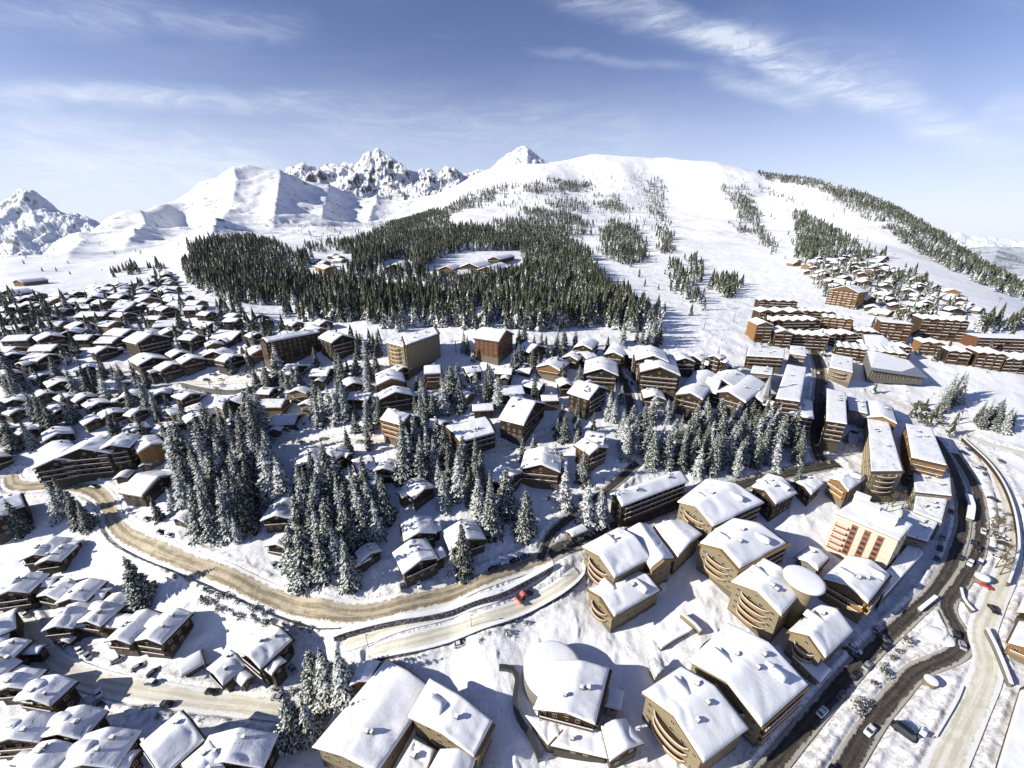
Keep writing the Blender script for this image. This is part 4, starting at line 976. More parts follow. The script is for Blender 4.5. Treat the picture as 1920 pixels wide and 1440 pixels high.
def fill(poly, dmin, n, cl, yaw, jit, sz, mats, seed, near=0, hh=(6, 10)):
    rs = random.Random(seed)
    for x, y in scatter(poly, dmin, n, rs, 6):
        if y < 560 and roadd(x, y) < 7: continue
        w_ = rs.uniform(*sz); l_ = w_ * rs.uniform(0.85, 1.3); a = R(yaw + rs.uniform(-jit, jit)); h = rs.uniform(*hh)
        d = np.array([math.cos(a), math.sin(a)]); nn = np.array([d[1], -d[0]]); p = np.array([x, y]) - d * l_ / 2; q = np.array([x, y]) + d * l_ / 2
        Q = [p - nn * w_ / 2, p + nn * w_ / 2, q + nn * w_ / 2, q - nn * w_ / 2]; m = rs.choice(mats); SEED[0] += 1
        rise = w_ * 0.2
        r = building('chalet', Q, float(gz(x, y)), h - rise, rise, m, near=near, seed=SEED[0], snow=0.6, balc=1 if near else 0, chim=1, winsides=(0, 3))
        if rs.random() < 0.4: add_wing(r, Q, float(gz(x, y)), h - rise, rise, m, SEED[0], near, rs.choice([-1, 1]))
        reg(cl, r, DESC[m], 'chalet')
mm = ['dark', 'dark', 'wood', 'wood', 'dark', 'orange']
LV = 'in the far left village'
fill([(150,600),(190,545),(315,515),(330,560),(420,600),(610,615),(600,640),(560,690),(420,700),(300,690),(200,680),(140,640)], 18, 170, LV, 155, 40, (11, 21), mm, 3, near=1)
fill([(10,600),(60,560),(150,560),(150,600),(130,690),(20,690)], 19, 50, 'at the village\'s far left edge', 165, 30, (11, 19), mm, 4, near=1)
fill([(0,700),(120,690),(150,830),(80,850),(0,850)], 34, 10, 'among the spruces at the left edge', 160, 25, (11, 15), mm, 5, near=1)
fill([(1472,492),(1560,486),(1650,482),(1665,505),(1700,520),(1790,555),(1830,590),(1760,600),(1640,590),(1610,565),(1560,540)], 24, 75, 'in the right hillside hamlet', 75, 45, (11, 20), ['wood', 'dark', 'dark', 'wood', 'dark', 'orange'], 6, near=0, hh=(6, 9))
fill([(140,850),(20,860),(-20,880),(60,885)], 26, 5, 'left of the balconied hotel', 160, 20, (12, 14), mm, 8, near=1)
fill([(430,700),(700,700),(1000,690),(1100,760),(1080,830),(900,850),(700,840),(520,830),(430,780)], 17, 34, 'tucked between the middle trees', 150, 45, (8, 14), ['dark','dark','wood','orange'], 31, near=1, hh=(4, 8))
fill([(40,700),(330,700),(420,760),(330,830),(200,800),(40,780)], 17, 22, 'below the left village', 155, 40, (9, 14), ['dark','wood','dark'], 32, near=1, hh=(4, 8))
fill([(1050,700),(1440,700),(1450,770),(1200,800),(1060,800)], 17, 14, 'among the upper town roofs', 120, 60, (9, 14), ['dark','wood','dark'], 33, near=1, hh=(5, 9))
fill([(590,492),(640,480),(660,500),(600,520)], 26, 6, 'in the clearing high in the left forest', 150, 30, (15, 20), ['wood', 'orange'], 9, near=0)
for i, a in enumerate([(620,500,600,494,20,12,'orange'),(738,496,752,490,30,14,'wood'),(835,500,850,494,24,13,'orange'),(850,508,880,506,26,8,'wood'),(880,494,906,488,34,16,'wood'),(912,500,940,492,30,18,'wood'),(925,482,955,476,24,12,'dark'),(945,500,960,496,20,13,'orange')]):
    RG(*a, cl='in the forest behind the flat piste', near=1, balc=1, chim=1, name='lodge')
for a in [(30,525,80,520,20,10,'orange'),(10,545,50,540,24,8,'dark')]: RG(*a, cl='on the open snow at the far left', near=1, chim=0, name='lodge')

def label_clusters():
    for cl, L_ in CL.items():
        L_.sort(key=lambda t: t[2]); per = 8 if len(L_) > 12 else 99
        nrow = max(1, math.ceil(len(L_) / per))
        for r_ in range(nrow):
            row = sorted(L_[r_ * per:(r_ + 1) * per], key=lambda t: t[1])
            for i, (root, a, b, desc, cat) in enumerate(row):
                s = '%s from left' % nth(i)
                if nrow > 1: s += ', %s row' % nth(r_)
                tag(root, '%s %s, %s' % (desc, cl, s), cat, 'chalets ' + cl)
label_clusters()
# ------------------------------------------------------------------ trees
def needle_mat(name, lo, hi, snowy, c1=(0.026, 0.038, 0.017), c2=(0.070, 0.080, 0.032), sc=1.6, local=True):
    m = mat(name, c1, 0.75, 0.15); q = NT(m.node_tree); b = bsdf(m); p = q.pos(local)
    geo = q.t.nodes.new('ShaderNodeNewGeometry'); sp = q.n('ShaderNodeSeparateXYZ', ins={0: geo.outputs['Normal']})
    n1 = q.noise(p, sc, 4, 0.65); n2 = q.noise(p, sc * 0.35, 3, 0.6)
    up = q.math('MULTIPLY', q.math('ABSOLUTE', sp.outputs[2]), 0.5)
    s = q.math('ADD', n1, q.math('ADD', up, snowy))
    if not local: s = q.math('ADD', s, q.math('MULTIPLY', q.math('SUBTRACT', q.noise(p, 0.018, 3, 0.6), 0.5), 0.35))
    s = q.ramp(s, lo, hi)
    col = q.mix(n2, c1, c2)
    q.L.new(q.mix(s, col, (0.72, 0.74, 0.76)), b.inputs['Base Color'])
    return m
NM = [needle_mat('snowy spruce needles', 0.87, 0.95, -0.01, sc=1.4), needle_mat('lightly frosted spruce needles', 0.91, 1.0, -0.02, (0.020, 0.030, 0.016), (0.055, 0.062, 0.028), 1.5), needle_mat('heavily snowed spruce needles', 0.86, 0.95, 0.0, sc=1.2)]
M['bark'] = mat('spruce bark', (0.075, 0.055, 0.040), 0.9)
def crown_mesh(seed, hgt=1.0):
    """unit spruce 26 m tall: whorls of drooping boughs, each a row of leaf-sized clumps"""
    rs = np.random.RandomState(seed); V = []; Fs = []
    H = 26.0; NW = int(rs.randint(17, 25)); R0 = rs.uniform(4.3, 5.4); sk = rs.uniform(0.72, 0.95)
    for w in range(NW):
        t = w / (NW - 1.0); z = 2.0 + (H - 2.6) * (t ** 0.93)
        rad = R0 * (1 - t) ** sk * rs.uniform(0.85, 1.12) + 0.22; nb = int(11 - 5 * t); ph = rs.rand() * 6.28
        for k in range(nb):
            a = ph + 2 * math.pi * k / nb + rs.uniform(-.22, .22); r_ = rad * rs.uniform(0.50, 1.22)
            if rs.rand() < 0.06: continue
            dr = rs.uniform(0.30, 0.75); ca, sa = math.cos(a), math.sin(a)
            wd = r_ * 0.32 + 0.2; nseg = 4; pr = None
            for j in range(nseg + 1):
                u = j / nseg; rr = 0.1 + r_ * u; zz = z - dr * rr * (0.5 + 0.5 * u) + (0.12 * r_ * max(0, u - 0.7))
                ww = wd * (0.35 + 1.1 * u) * (1 - u ** 3 * 0.9) + 0.03
                ww *= rs.uniform(0.75, 1.25); dz = -ww * rs.uniform(0.35, 0.75)
                L_ = (rr * ca - ww * sa, rr * sa + ww * ca, zz + dz); C_ = (rr * ca, rr * sa, zz + rs.uniform(0, .12)); Rr_ = (rr * ca + ww * sa, rr * sa - ww * ca, zz + dz)
                i = len(V); V += [L_, C_, Rr_]
                if pr is not None: Fs += [(pr, i, i + 1, pr + 1), (pr + 1, i + 1, i + 2, pr + 2)]
                pr = i
                if j in (2, 3):     # side twigs hanging off the bough
                    for sg in (-1, 1):
                        tw = r_ * 0.26 * rs.uniform(.6, 1.2) + 0.12; bx, by = ca * 0.75 - sg * sa * 0.66, sa * 0.75 + sg * ca * 0.66
                        p0 = np.array([rr * ca - sg * sa * ww * .6, rr * sa + sg * ca * ww * .6, zz + dz * .4]); p1 = p0 + np.array([bx * tw, by * tw, -tw * .45]); sd = np.array([-by, bx, 0]) * tw * 0.30
                        i2 = len(V); V += [tuple(p0 - sd), tuple(p0 + sd), tuple(p1 + sd * .5), tuple(p1 - sd * .5)]; Fs.append((i2, i2 + 1, i2 + 2, i2 + 3))
    i = len(V); V += [(0.12, 0, H - 1.4), (-0.06, 0.1, H - 1.4), (-0.06, -0.1, H - 1.4), (0, 0, H + 0.5)]
    Fs += [(i, i + 1, i + 3, i + 3), (i + 1, i + 2, i + 3, i + 3), (i + 2, i, i + 3, i + 3)]
    me = bpy.data.meshes.new('crown'); me.from_pydata(V, [], [tuple(dict.fromkeys(f)) for f in Fs]); me.materials.append(NM[seed % 3 if seed < 6 else 1]); me.update()
    return me
CROWN = [crown_mesh(s) for s in range(9)]
def trunk_mesh():
    b = MB(); b.cyl((0, 0, -2), 0.42, 0.30, 8, 8); b.cyl((0, 0, 6), 0.30, 0.05, 19, 8)
    return b.mesh('trunk', M['bark'], True)
TRUNK = trunk_mesh()
TREES = []
def spruce(x, y, h, cl, rs, slim=1.0, fixed=None, lab=None):
    z = float(gz(x, y)) - 0.3; s = h / 26.0
    r_ = empty('spruce_tree', (x, y, z), rs.uniform(0, 6.28)); sx = s * rs.uniform(0.82, 1.28) * slim
    r_.scale = (sx, sx, s)
    link('trunk', TRUNK, r_); link('crown', rs.choice(CROWN), r_)
    a, b, d = proj(x, y, z + h * 0.6)
    TREES.append([r_, a, b, cl, h, lab]); FOOT.append((x, y, 1.6, None)); return r_
rs = random.Random(11)
def clump(poly, n, dmin, hs, cl, slim=1.0, fr=1.5):
    for x, y in scatter(poly, dmin, n, rs, fr):
        if y < 520 and roadd(x, y) < 1.5: continue
        spruce(x, y, rs.uniform(*hs), cl, rs, slim)
def singles(l, cl, hs=(20, 27)):
    for t in l:
        p = hit(t[0], t[1]); spruce(p[0], p[1], t[2] if len(t) > 2 else rs.uniform(*hs), cl, rs)
clump([(335,870),(400,850),(470,850),(525,870),(520,930),(500,960),(468,1012),(400,1008),(345,985)], 40, 5.2, (24, 33), 'in the dark stand above the curved road')
clump([(535,940),(560,930),(720,905),(735,960),(705,1040),(640,1085),(560,1085),(545,1030)], 36, 5.2, (22, 30), 'in the stand between the wood chalets')
clump([(745,850),(830,850),(910,860),(905,930),(850,965),(780,950),(740,900)], 20, 6.0, (21, 28), 'in the grove below the wide low building')
clump([(885,930),(935,900),(955,960),(930,1005),(895,990)], 9, 5.5, (20, 27), 'in the narrow grove by the shaded road')
clump([(1215,860),(1300,815),(1420,800),(1510,820),(1510,860),(1480,888),(1300,893),(1235,885)], 48, 5.5, (19, 26), 'in the central wood below the town')
clump([(1290,800),(1350,775),(1440,775),(1440,800),(1330,815)], 16, 6, (17, 23), 'on the upper edge of the central wood')
clump([(1150,825),(1200,820),(1235,860),(1210,885),(1160,870)], 9, 6, (19, 25), 'left of the central wood')
clump([(790,765),(830,735),(1000,735),(1010,760),(900,775),(800,790)], 26, 6.2, (18, 25), 'in the grove left of the giant gable')
clump([(130,735),(270,745),(285,775),(220,790),(140,780)], 16, 6.5, (20, 27), 'in the left middle grove')
clump([(0,780),(140,790),(150,840),(20,850)], 16, 7.0, (20, 26), 'at the left edge')
clump([(0,660),(30,670),(50,760),(0,770)], 9, 8.0, (18, 24), 'far down the left edge')
clump([(585,775),(660,760),(660,790),(600,800)], 8, 5.0, (22, 28), 'in the small group left of the red-brown tower')
clump([(770,800),(800,790),(820,820),(790,835)], 5, 4.5, (20, 26), 'right of the red-brown tower')
clump([(1205,770),(1290,765),(1285,790),(1215,800)], 9, 6, (15, 21), 'between the two shaded streets')
clump([(395,820),(500,800),(520,830),(470,850),(400,850)], 14, 5.5, (24, 31), 'uphill of the tall dark stand')
clump([(480,725),(560,715),(580,740),(500,750)], 9, 6, (16, 21), 'by the terraced road')
clump([(1760,772),(1790,765),(1800,745),(1780,740)], 7, 4.0, (17, 22), 'in the slanting row on the right snowfield')
clump([(1815,790),(1860,785),(1895,800),(1890,812),(1840,806)], 12, 4.0, (14, 19), 'in the oval group on the right snowfield')
clump([(1160,640),(1240,632),(1250,650),(1170,658)], 12, 5.5, (16, 22), 'at the forest foot by the lift')
clump([(1640,950),(1680,935),(1690,955),(1655,968)], 4, 4.5, (16, 21), 'behind the striped white hotel')
singles([(272,1128,25)], 'alone on the open bank under the curved road')
singles([(118,968,22),(135,965,24),(155,985,23)], 'in the trio under the hairpin')
singles([(45,1000,21),(170,990,18)], 'beside the lower left chalets')
singles([(598,1296,22),(622,1304,25),(650,1304,23)], 'in the pair of clumps beside the huge low building')
singles([(556,1380,20),(588,1388,22)], 'left of the huge low building')
singles([(1098,985,26),(1122,985,22),(1132,978,17)], 'at the fork below the long dark building')
singles([(985,1000,25),(1057,948,24),(1092,905,21),(870,1070,27),(850,1072,14),(660,1100,27),(1035,905,16)], 'standing apart in the chalet wood')
singles([(1490,920,18),(1585,828,8)], 'on the upper street')
singles([(656,858,20),(690,785,17),(714,792,20),(760,880,24),(300,975,14),(330,960,15)], 'between the wood chalets')
singles([(686,672,19),(524,700,24),(522,716,22),(342,672,22),(635,700,18),(705,690,13)], 'beside the left village hotels')
singles([(1010,700,17),(960,700,16),(1055,720,18),(1045,700,15),(1150,790,17),(1120,770,15),(1080,792,14),(1045,822,15),(1060,818,14),(965,690,15)], 'around the dark chalet hotels')
singles([(1040,880,17),(1050,892,16),(980,862,14),(1000,852,13)], 'above the brown wood chalets')
singles([(450,1015,15),(438,700,14),(880,1078,10),(470,745,12),(350,800,18),(318,838,20),(330,870,22),(300,790,15)], 'scattered through the lower village')
print('near spruces', len(TREES))
# the biggest trees of the forest front stay individuals too
front = []
for pl_, n_, cl in [([(430,640),(720,640),(720,700),(430,700)],16,'around the slab hotel'),([(840,660),(1090,650),(1090,690),(850,700)],14,'below the tall red-brown hotel'),([(1040,690),(1180,700),(1200,830),(1060,850)],16,'around the pitted dark chalet hotel'),([(640,700),(800,700),(800,830),(660,850)],16,'between the middle chalets'),([(1230,690),(1450,690),(1450,760),(1250,760)],12,'among the upper town roofs'),([(190,780),(330,770),(330,830),(230,840)],8,'above the honey timber chalet'),([(20,700),(300,700),(300,760),(30,760)],18,'below the left village')]:
    k_ = len(TREES)
    for x, y in scatter(pl_, 6, n_, rs, 1.5):
        if roadd(x, y) > 2: spruce(x, y, rs.uniform(11, 21), cl, rs)
rsf = random.Random(5)
front += [(p, 'at the forest foot behind the flat piste') for p in scatter([(520,590),(650,604),(900,612),(1120,612),(1130,585),(900,585),(650,580),(520,570)], 6.5, 40, rsf)]
front += [(p, 'in the forest front above the slab hotel') for p in scatter([(405,585),(470,580),(560,600),(650,610),(640,630),(560,615),(410,600)], 7, 20, rsf)]
for (x, y), cl in front:
    if len(TREES) >= 300: break
    if free(x, y, 1): spruce(x, y, rsf.uniform(17, 24), cl, rsf)
FRONT = [p for p, _ in front]
# ---- the forest: one mass of some ten thousand small trees
M['forest'] = needle_mat('forest needles', 0.74, 0.84, 0.05, (0.022, 0.030, 0.018), (0.075, 0.078, 0.042), 0.7, False)
def star_tree(rg, lv=6, k=9):
    V = []; Fs = []
    for i in range(lv):
        t = i / lv; z0 = 0.10 + 0.80 * t; z1 = min(1.0, z0 + 0.27); r_ = 0.19 * (1 - t) ** 0.85 + 0.022; b0 = len(V); ph = rg.rand() * 6
        for j in range(k):
            rr = r_ * (rg.uniform(0.85, 1.2) if j % 2 == 0 else rg.uniform(0.5, 0.72)); V.append((rr * math.cos(ph + 6.2832 * j / k), rr * math.sin(ph + 6.2832 * j / k), z0 - (0.035 if j % 2 == 0 else 0)))
        V.append((0, 0, z1)); Fs += [(b0 + j, b0 + (j + 1) % k, b0 + k) for j in range(k)]
    return np.array(V), np.array(Fs)
rg = np.random.RandomState(3)
STAR = [star_tree(rg) for _ in range(5)]; STARL = [star_tree(rg, 4, 7) for _ in range(4)]
def in_poly(poly, X, Y):
    k = np.zeros(len(X), bool); n_ = len(poly); j = n_ - 1
    for i in range(n_):
        xi, yi = poly[i]; xj, yj = poly[j]
        k ^= ((yi > Y) != (yj > Y)) & (X < (xj - xi) * (Y - yi) / (yj - yi + 1e-9) + xi); j = i
    return k
FP = [   # outlines of tree bases in pixels, spacing in metres, height range, density
 ([(352,490),(362,468),(420,458),(470,455),(520,470),(560,490),(570,520),(560,560),(600,585),(560,598),(500,580),(440,570),(400,556),(352,530)], 6.2, (14,21), 1.0),
 ([(400,590),(450,583),(470,600),(470,612),(405,604)], 6.5, (16,21), 1.0),
 ([(560,490),(640,470),(720,466),(860,440),(1000,452),(1100,478),(1130,540),(1180,580),(1230,625),(1150,612),(1120,620),(900,620),(640,612),(560,600)], 5.7, (15,22), 1.0),
 ([(640,470),(700,440),(760,412),(830,395),(860,440),(720,466)], 8.5, (14,19), 1.0),
 ([(830,395),(870,372),(935,352),(950,346),(955,356),(905,385),(870,400),(840,404)], 13, (15,21), .95),
 ([(700,455),(745,420),(800,400),(808,420),(800,450),(740,462)], 8.5, (13,18), 1.0),
 ([(800,455),(870,425),(960,432),(1060,445),(1100,470),(1000,470),(860,470)], 9, (14,20), 1.0),
 ([(920,418),(960,408),(1010,425),(1060,442),(1000,442),(930,432)], 10, (14,19), 1.0),
 ([(985,395),(1060,398),(1105,420),(1105,445),(1060,450),(1010,428),(975,408)], 11, (15,20), 1.0),
 ([(925,385),(975,372),(978,380),(930,395)], 15, (14,18), .7),
 ([(960,358),(1030,338),(1110,345),(1110,360),(1060,362),(1000,362)], 13, (14,20), .9),
 ([(1030,340),(1100,342),(1120,352),(1100,362),(1045,360)], 15, (15,20), .8),
 ([(1015,380),(1080,375),(1105,395),(1050,400)], 12, (14,18), .8),
 ([(1120,372),(1165,368),(1170,395),(1150,400),(1120,392)], 12, (14,20), .9),
 ([(1125,450),(1150,420),(1185,425),(1205,455),(1205,490),(1190,505),(1150,490),(1122,475)], 7.5, (14,20), 1.0),
 ([(1205,345),(1240,340),(1245,375),(1215,380)], 15, (14,19), .9),
 ([(1215,375),(1240,380),(1245,410),(1225,425)], 14, (13,17), .9),
 ([(1228,425),(1245,430),(1262,480),(1240,478)], 8, (13,17), 1.0),
 ([(1258,495),(1275,498),(1290,550),(1320,575),(1290,580),(1265,540)], 7.5, (13,18), .9),
 ([(1285,490),(1308,485),(1315,530),(1298,545)], 8, (13,18), .9),
 ([(1338,530),(1390,528),(1385,552),(1355,562),(1335,545)], 6.5, (13,19), 1.0),
 ([(1280,600),(1300,592),(1305,606),(1285,612)], 6, (12,16), .9),
 ([(1348,345),(1375,350),(1400,378),(1410,410),(1392,430),(1380,400),(1360,370)], 11, (12,17), .95),
 ([(1385,350),(1398,350),(1420,410),(1440,450),(1465,480),(1445,482),(1415,440),(1400,400)], 9, (11,16), .95),
 ([(1370,420),(1400,430),(1412,440),(1390,440)], 8, (10,14), 1.0),
 ([(1420,350),(1440,352),(1490,378),(1485,385),(1430,362)], 18, (12,17), .9),
 ([(1490,400),(1510,405),(1560,430),(1600,460),(1650,482),(1620,492),(1560,488),(1490,490),(1495,440)], 8.0, (13,19), 1.0),
 ([(1430,328),(1500,335),(1560,352),(1620,368),(1680,395),(1760,440),(1840,482),(1930,530),(1930,552),(1850,515),(1780,478),(1700,435),(1640,402),(1560,368),(1490,345),(1430,335)], 9, (13,19), .95),
 ([(1560,360),(1620,385),(1660,420),(1700,440),(1690,450),(1640,430),(1600,400),(1560,375)], 12, (9,14), .85),
 ([(1640,410),(1700,440),(1760,478),(1820,505),(1930,560),(1930,572),(1860,545),(1790,512),(1720,472),(1650,430)], 8, (12,17), .9),
 ([(1355,322),(1400,335),(1380,345),(1355,335)], 26, (12,16), .5),
 ([(1150,335),(1210,322),(1235,335),(1180,345)], 32, (11,15), .4),
 ([(950,345),(1110,330),(1250,330),(1260,480),(1320,560),(1240,560),(1180,520),(1110,460),(960,400)], 26, (9,16), .45),
 ([(1340,340),(1500,345),(1640,400),(1620,480),(1500,500),(1440,480)], 34, (8,14), .3),
 ([(560,420),(720,400),(760,440),(640,465),(560,450)], 34, (8,13), .35),
 ([(30,470),(330,440),(380,470),(300,500),(60,520)], 40, (5,9), .25),
 ([(1190,575),(1235,590),(1262,606),(1215,598),(1180,585)], 7, (13,18), 1.0),
 ([(1140,555),(1165,560),(1175,575),(1150,565)], 8, (13,17), .8),
 ([(1670,520),(1720,515),(1742,545),(1700,545)], 8, (12,17), .9),
 ([(1672,590),(1740,588),(1755,602),(1700,606),(1670,602)], 6.5, (12,16), .9),
 ([(1830,610),(1930,612),(1930,632),(1830,624)], 6.5, (13,17), 1.0),
 ([(210,512),(262,498),(268,515),(215,525)], 8, (12,16), .9),
 ([(290,500),(310,500),(312,545),(298,545)], 8, (12,16), .9),
 ([(0,560),(140,560),(150,590),(60,610),(0,660)], 11, (13,18), .8),
 ([(400,462),(460,440),(500,462),(430,470)], 12, (12,16), .8),
 ([(575,462),(640,452),(650,475),(590,478)], 11, (12,16), .8),
 ([(485,452),(520,452),(515,468),(490,466)], 12, (12,15), .8),
 ([(1500,500),(1640,490),(1780,560),(1820,590),(1700,600),(1560,570)], 11, (9,14), .8),
 ([(160,560),(330,530),(420,600),(600,620),(560,690),(300,690),(150,640)], 10, (9,15), .85),
 ([(0,600),(130,600),(150,690),(0,700)], 9, (12,18), .9),
 ([(430,640),(700,640),(700,690),(430,690)], 10, (9,14), .7),([(860,650),(1150,650),(1180,700),(860,700)], 10, (9,14), .6),([(1540,690),(1800,780),(1850,830),(1800,830),(1640,760)], 9, (5,9), .6),([(1420,590),(1920,610),(1920,700),(1420,670)], 12, (8,13), .6),
]
HOLES = [[(580,488),(625,468),(668,485),(660,520),(610,545),(575,525)],[(790,505),(830,482),(870,472),(975,470),(985,510),(960,530),(880,538),(810,535)],[(718,490),(768,484),(780,512),(725,520)],[(640,540),(700,530),(705,540),(650,550)],
  [(300,540),(330,520),(345,530),(430,590),(395,592),(330,565)]]
VV = []; FF = []; nv = 0; cnt = 0
# individuals: the 300 that show largest; the others join the mass with their full crowns
def show(t):
    l = t[0].location; d = proj(l.x, l.y, l.z)[2]; return t[4] * t[0].scale[0] / d
TREES.sort(key=show, reverse=True); EXTRA = TREES[300:]; TREES = TREES[:300]; XV = []; XF = []; XM = []; xn = 0
for t in EXTRA:
    e = t[0]; rz = e.rotation_euler[2]; ca, sa = math.cos(rz), math.sin(rz)
    for ch in list(e.children):
        me_ = ch.data; v_ = np.empty(len(me_.vertices) * 3, np.float32); me_.vertices.foreach_get('co', v_); v_ = v_.reshape(-1, 3) * np.array(e.scale)
        XV.append(np.stack([v_[:, 0] * ca - v_[:, 1] * sa, v_[:, 0] * sa + v_[:, 1] * ca, v_[:, 2]], 1) + np.array(e.location))
        me_.calc_loop_triangles(); tr = np.empty(len(me_.loop_triangles) * 3, np.int32); me_.loop_triangles.foreach_get('vertices', tr); XF.append(tr.reshape(-1, 3) + xn); XM.append(np.full(len(tr) // 3, 1 if me_.materials[0].name != 'spruce bark' else 2)); xn += len(v_)
        bpy.data.objects.remove(ch)
    bpy.data.objects.remove(e)
FTG = {}
fl = [(f[0], f[1], f[2]) for f in FOOT if f[1] > 280]
flx = np.array(fl)
for poly, sp_, hs, dens in FP:
    # sample the ground of the outline (denser than needed) and keep a jittered lattice
    pp = []
    for i in range(len(poly)):
        a = poly[i]; b = poly[(i + 1) % len(poly)]
        for t in (0, .5): pp.append(hit(a[0] + (b[0] - a[0]) * t, a[1] + (b[1] - a[1]) * t)[:2])
    pp = np.array(pp); lo, hi = pp.min(0), pp.max(0)
    X, Y = np.meshgrid(np.arange(lo[0], hi[0] + sp_, sp_), np.arange(lo[1], hi[1] + sp_, sp_)); X = X.ravel(); Y = Y.ravel()
    if len(X) > 60000: print('big', poly[0], len(X))
    X = X + rg.uniform(-.8, .8, len(X)) * sp_; Y = Y + rg.uniform(-.8, .8, len(Y)) * sp_
    Zt = gz(X, Y); a, b, d = proj(X, Y, Zt)
    wob = fbm(X / 25, Y / 25, 2) 
    k = in_poly(poly, a + wob * 14, b + wob * 7.0) & (rg.rand(len(X)) < dens * np.clip(1.05 + 1.5 * fbm(X / 42 + 9, Y / 42, 3), 0.0, 1))
    for h_ in HOLES: k &= ~in_poly(h_, a, b)
    X, Y, Zt = X[k], Y[k], Zt[k]
    if len(X) == 0: continue
    k = np.ones(len(X), bool)
    for i in range(0, len(X)):
        if flx.size and (np.hypot(flx[:, 0] - X[i], flx[:, 1] - Y[i]) < flx[:, 2] * 0.85 + 1.0).any(): k[i] = False
        c_ = (int(X[i] // 3.5), int(Y[i] // 3.5))
        if c_ in FTG: k[i] = False
        FTG[c_] = 1
    X, Y, Zt = X[k], Y[k], Zt[k]; cnt += len(X)
    for i in range(len(X)):
        st, sf = (STAR[rg.randint(5)] if Y[i] < 900 else STARL[rg.randint(4)]); h = rg.uniform(*hs) * 1.3
        h *= (0.5 if rg.rand() < 0.18 else rg.uniform(0.7, 1.2))
        w = h * rg.uniform(0.85, 1.15); a_ = rg.rand() * 6.28; ca, sa = math.cos(a_), math.sin(a_)
        P_ = np.stack([X[i] + (st[:, 0] * ca - st[:, 1] * sa) * w, Y[i] + (st[:, 0] * sa + st[:, 1] * ca) * w, Zt[i] - 0.8 + st[:, 2] * h], 1)
        VV.append(P_); FF.append(sf + nv); nv += len(P_)
print('forest trees', cnt, 'verts', nv)
FM = np.zeros(sum(len(f) for f in FF), int)
me = mesh_np('forest', np.concatenate(VV + XV), np.concatenate(FF + [f + nv for f in XF]), [M['forest'], NM[1], M['bark']], False, np.concatenate([FM] + XM))
tag(link('forest', me), 'snow-dusted spruce forest covering the hill behind the village and striping the ski slopes', 'forest', kind='stuff')

def label_trees():
    by = {}
    for t in TREES: by.setdefault(t[3], []).append(t)
    for cl, L_ in by.items():
        L_.sort(key=lambda t: t[2]); per = 8 if len(L_) > 11 else 99; nrow = math.ceil(len(L_) / per)
        for r_ in range(nrow):
            row = sorted(L_[r_ * per:(r_ + 1) * per], key=lambda t: t[1])
            for i, t in enumerate(row):
                s = '%s from left' % nth(i) + (', %s row' % nth(r_) if nrow > 1 else '')
                if len(L_) == 1: s = 'lone'
                sz = 'tall' if t[4] > 24 else 'small' if t[4] < 15 else ''
                tag(t[0], ('%s spruce %s, %s' % (sz or 'snowy', cl, s)).strip() if s != 'lone' else 'snowy spruce ' + cl, 'spruce tree', 'snowy spruces ' + cl)
label_trees()
# ------------------------------------------------------------------ retaining walls, fences
def path_w(px, step=2.0):
    c = catmull([hit(a, b)[:2] for a, b in px], 8); return resample(c, step)[0]
def ribbon(c, off0, off1, z0, z1, m, b, mi):
    t = np.gradient(c, axis=0); t /= np.linalg.norm(t, axis=1)[:, None]; nr = np.stack([-t[:, 1], t[:, 0]], 1)
    A_, B_ = c + nr * off0, c + nr * off1; n_ = len(c); V = []
    for i in range(n_): V += [(A_[i][0], A_[i][1], z0[i]), (B_[i][0], B_[i][1], z0[i]), (B_[i][0], B_[i][1], z1[i]), (A_[i][0], A_[i][1], z1[i])]
    Fs = []
    for i in range(n_ - 1):
        o = 4 * i; Fs += [(o, o + 4, o + 5, o + 1), (o + 1, o + 5, o + 6, o + 2), (o + 2, o + 6, o + 7, o + 3), (o + 3, o + 7, o + 4, o)]
    Fs += [(0, 1, 2, 3), (4 * n_ - 1, 4 * n_ - 2, 4 * n_ - 3, 4 * n_ - 4)]
    b.add(V, Fs, mi)
def wallrun(px, h, th, m, lab, cat='wall', name='retaining_wall', cap=0.3, capm='snow'):
    c = path_w(px); o0 = c[0].copy(); zz = gz(c[:, 0], c[:, 1]); zb = float(zz.min())
    root = empty(name, (o0[0], o0[1], zb)); cl = c - o0
    b = MB(); ribbon(cl, -th / 2, th / 2, zz - zb - 2, zz - zb + h, None, b, 0); link('wall_body', b.mesh('wall_body', M[m]), root)
    b = MB(); ribbon(cl, -th / 2 - 0.15, th / 2 + 0.15, zz - zb + h + 0.005, zz - zb + h + cap, None, b, 0); link('snow_cap' if capm == 'snow' else 'coping', b.mesh('snow_cap' if capm == 'snow' else 'coping', M[capm], False), root)
    return tag(root, lab, cat)
m = mat('rubble wall', (0.09, 0.085, 0.075), 0.9); q = NT(m.node_tree); p_ = q.pos()
q.L.new(q.mix(q.ramp(q.noise(p_, 1.4, 5, 0.75), 0.52, 0.60), (0.085, 0.08, 0.07), (0.62, 0.63, 0.66)), bsdf(m).inputs['Base Color'])
q.L.new(q.bump(q.noise(p_, 1.2, 4), 1.0, 0.5), bsdf(m).inputs['Normal']); M['rubble'] = m
wallrun([(628,1200),(700,1178),(780,1163),(860,1144),(930,1120),(985,1094),(1035,1066)], 2.6, 1.8, 'rubble', 'dark rubble retaining wall flecked with snow under the big curved road')
wallrun([(700,1240),(780,1224),(860,1201),(940,1171),(1010,1142),(1060,1112),(1092,1082),(1094,1056)], 1.5, 0.9, 'rubble', 'low curved retaining wall round the outside of the hairpin ramp')
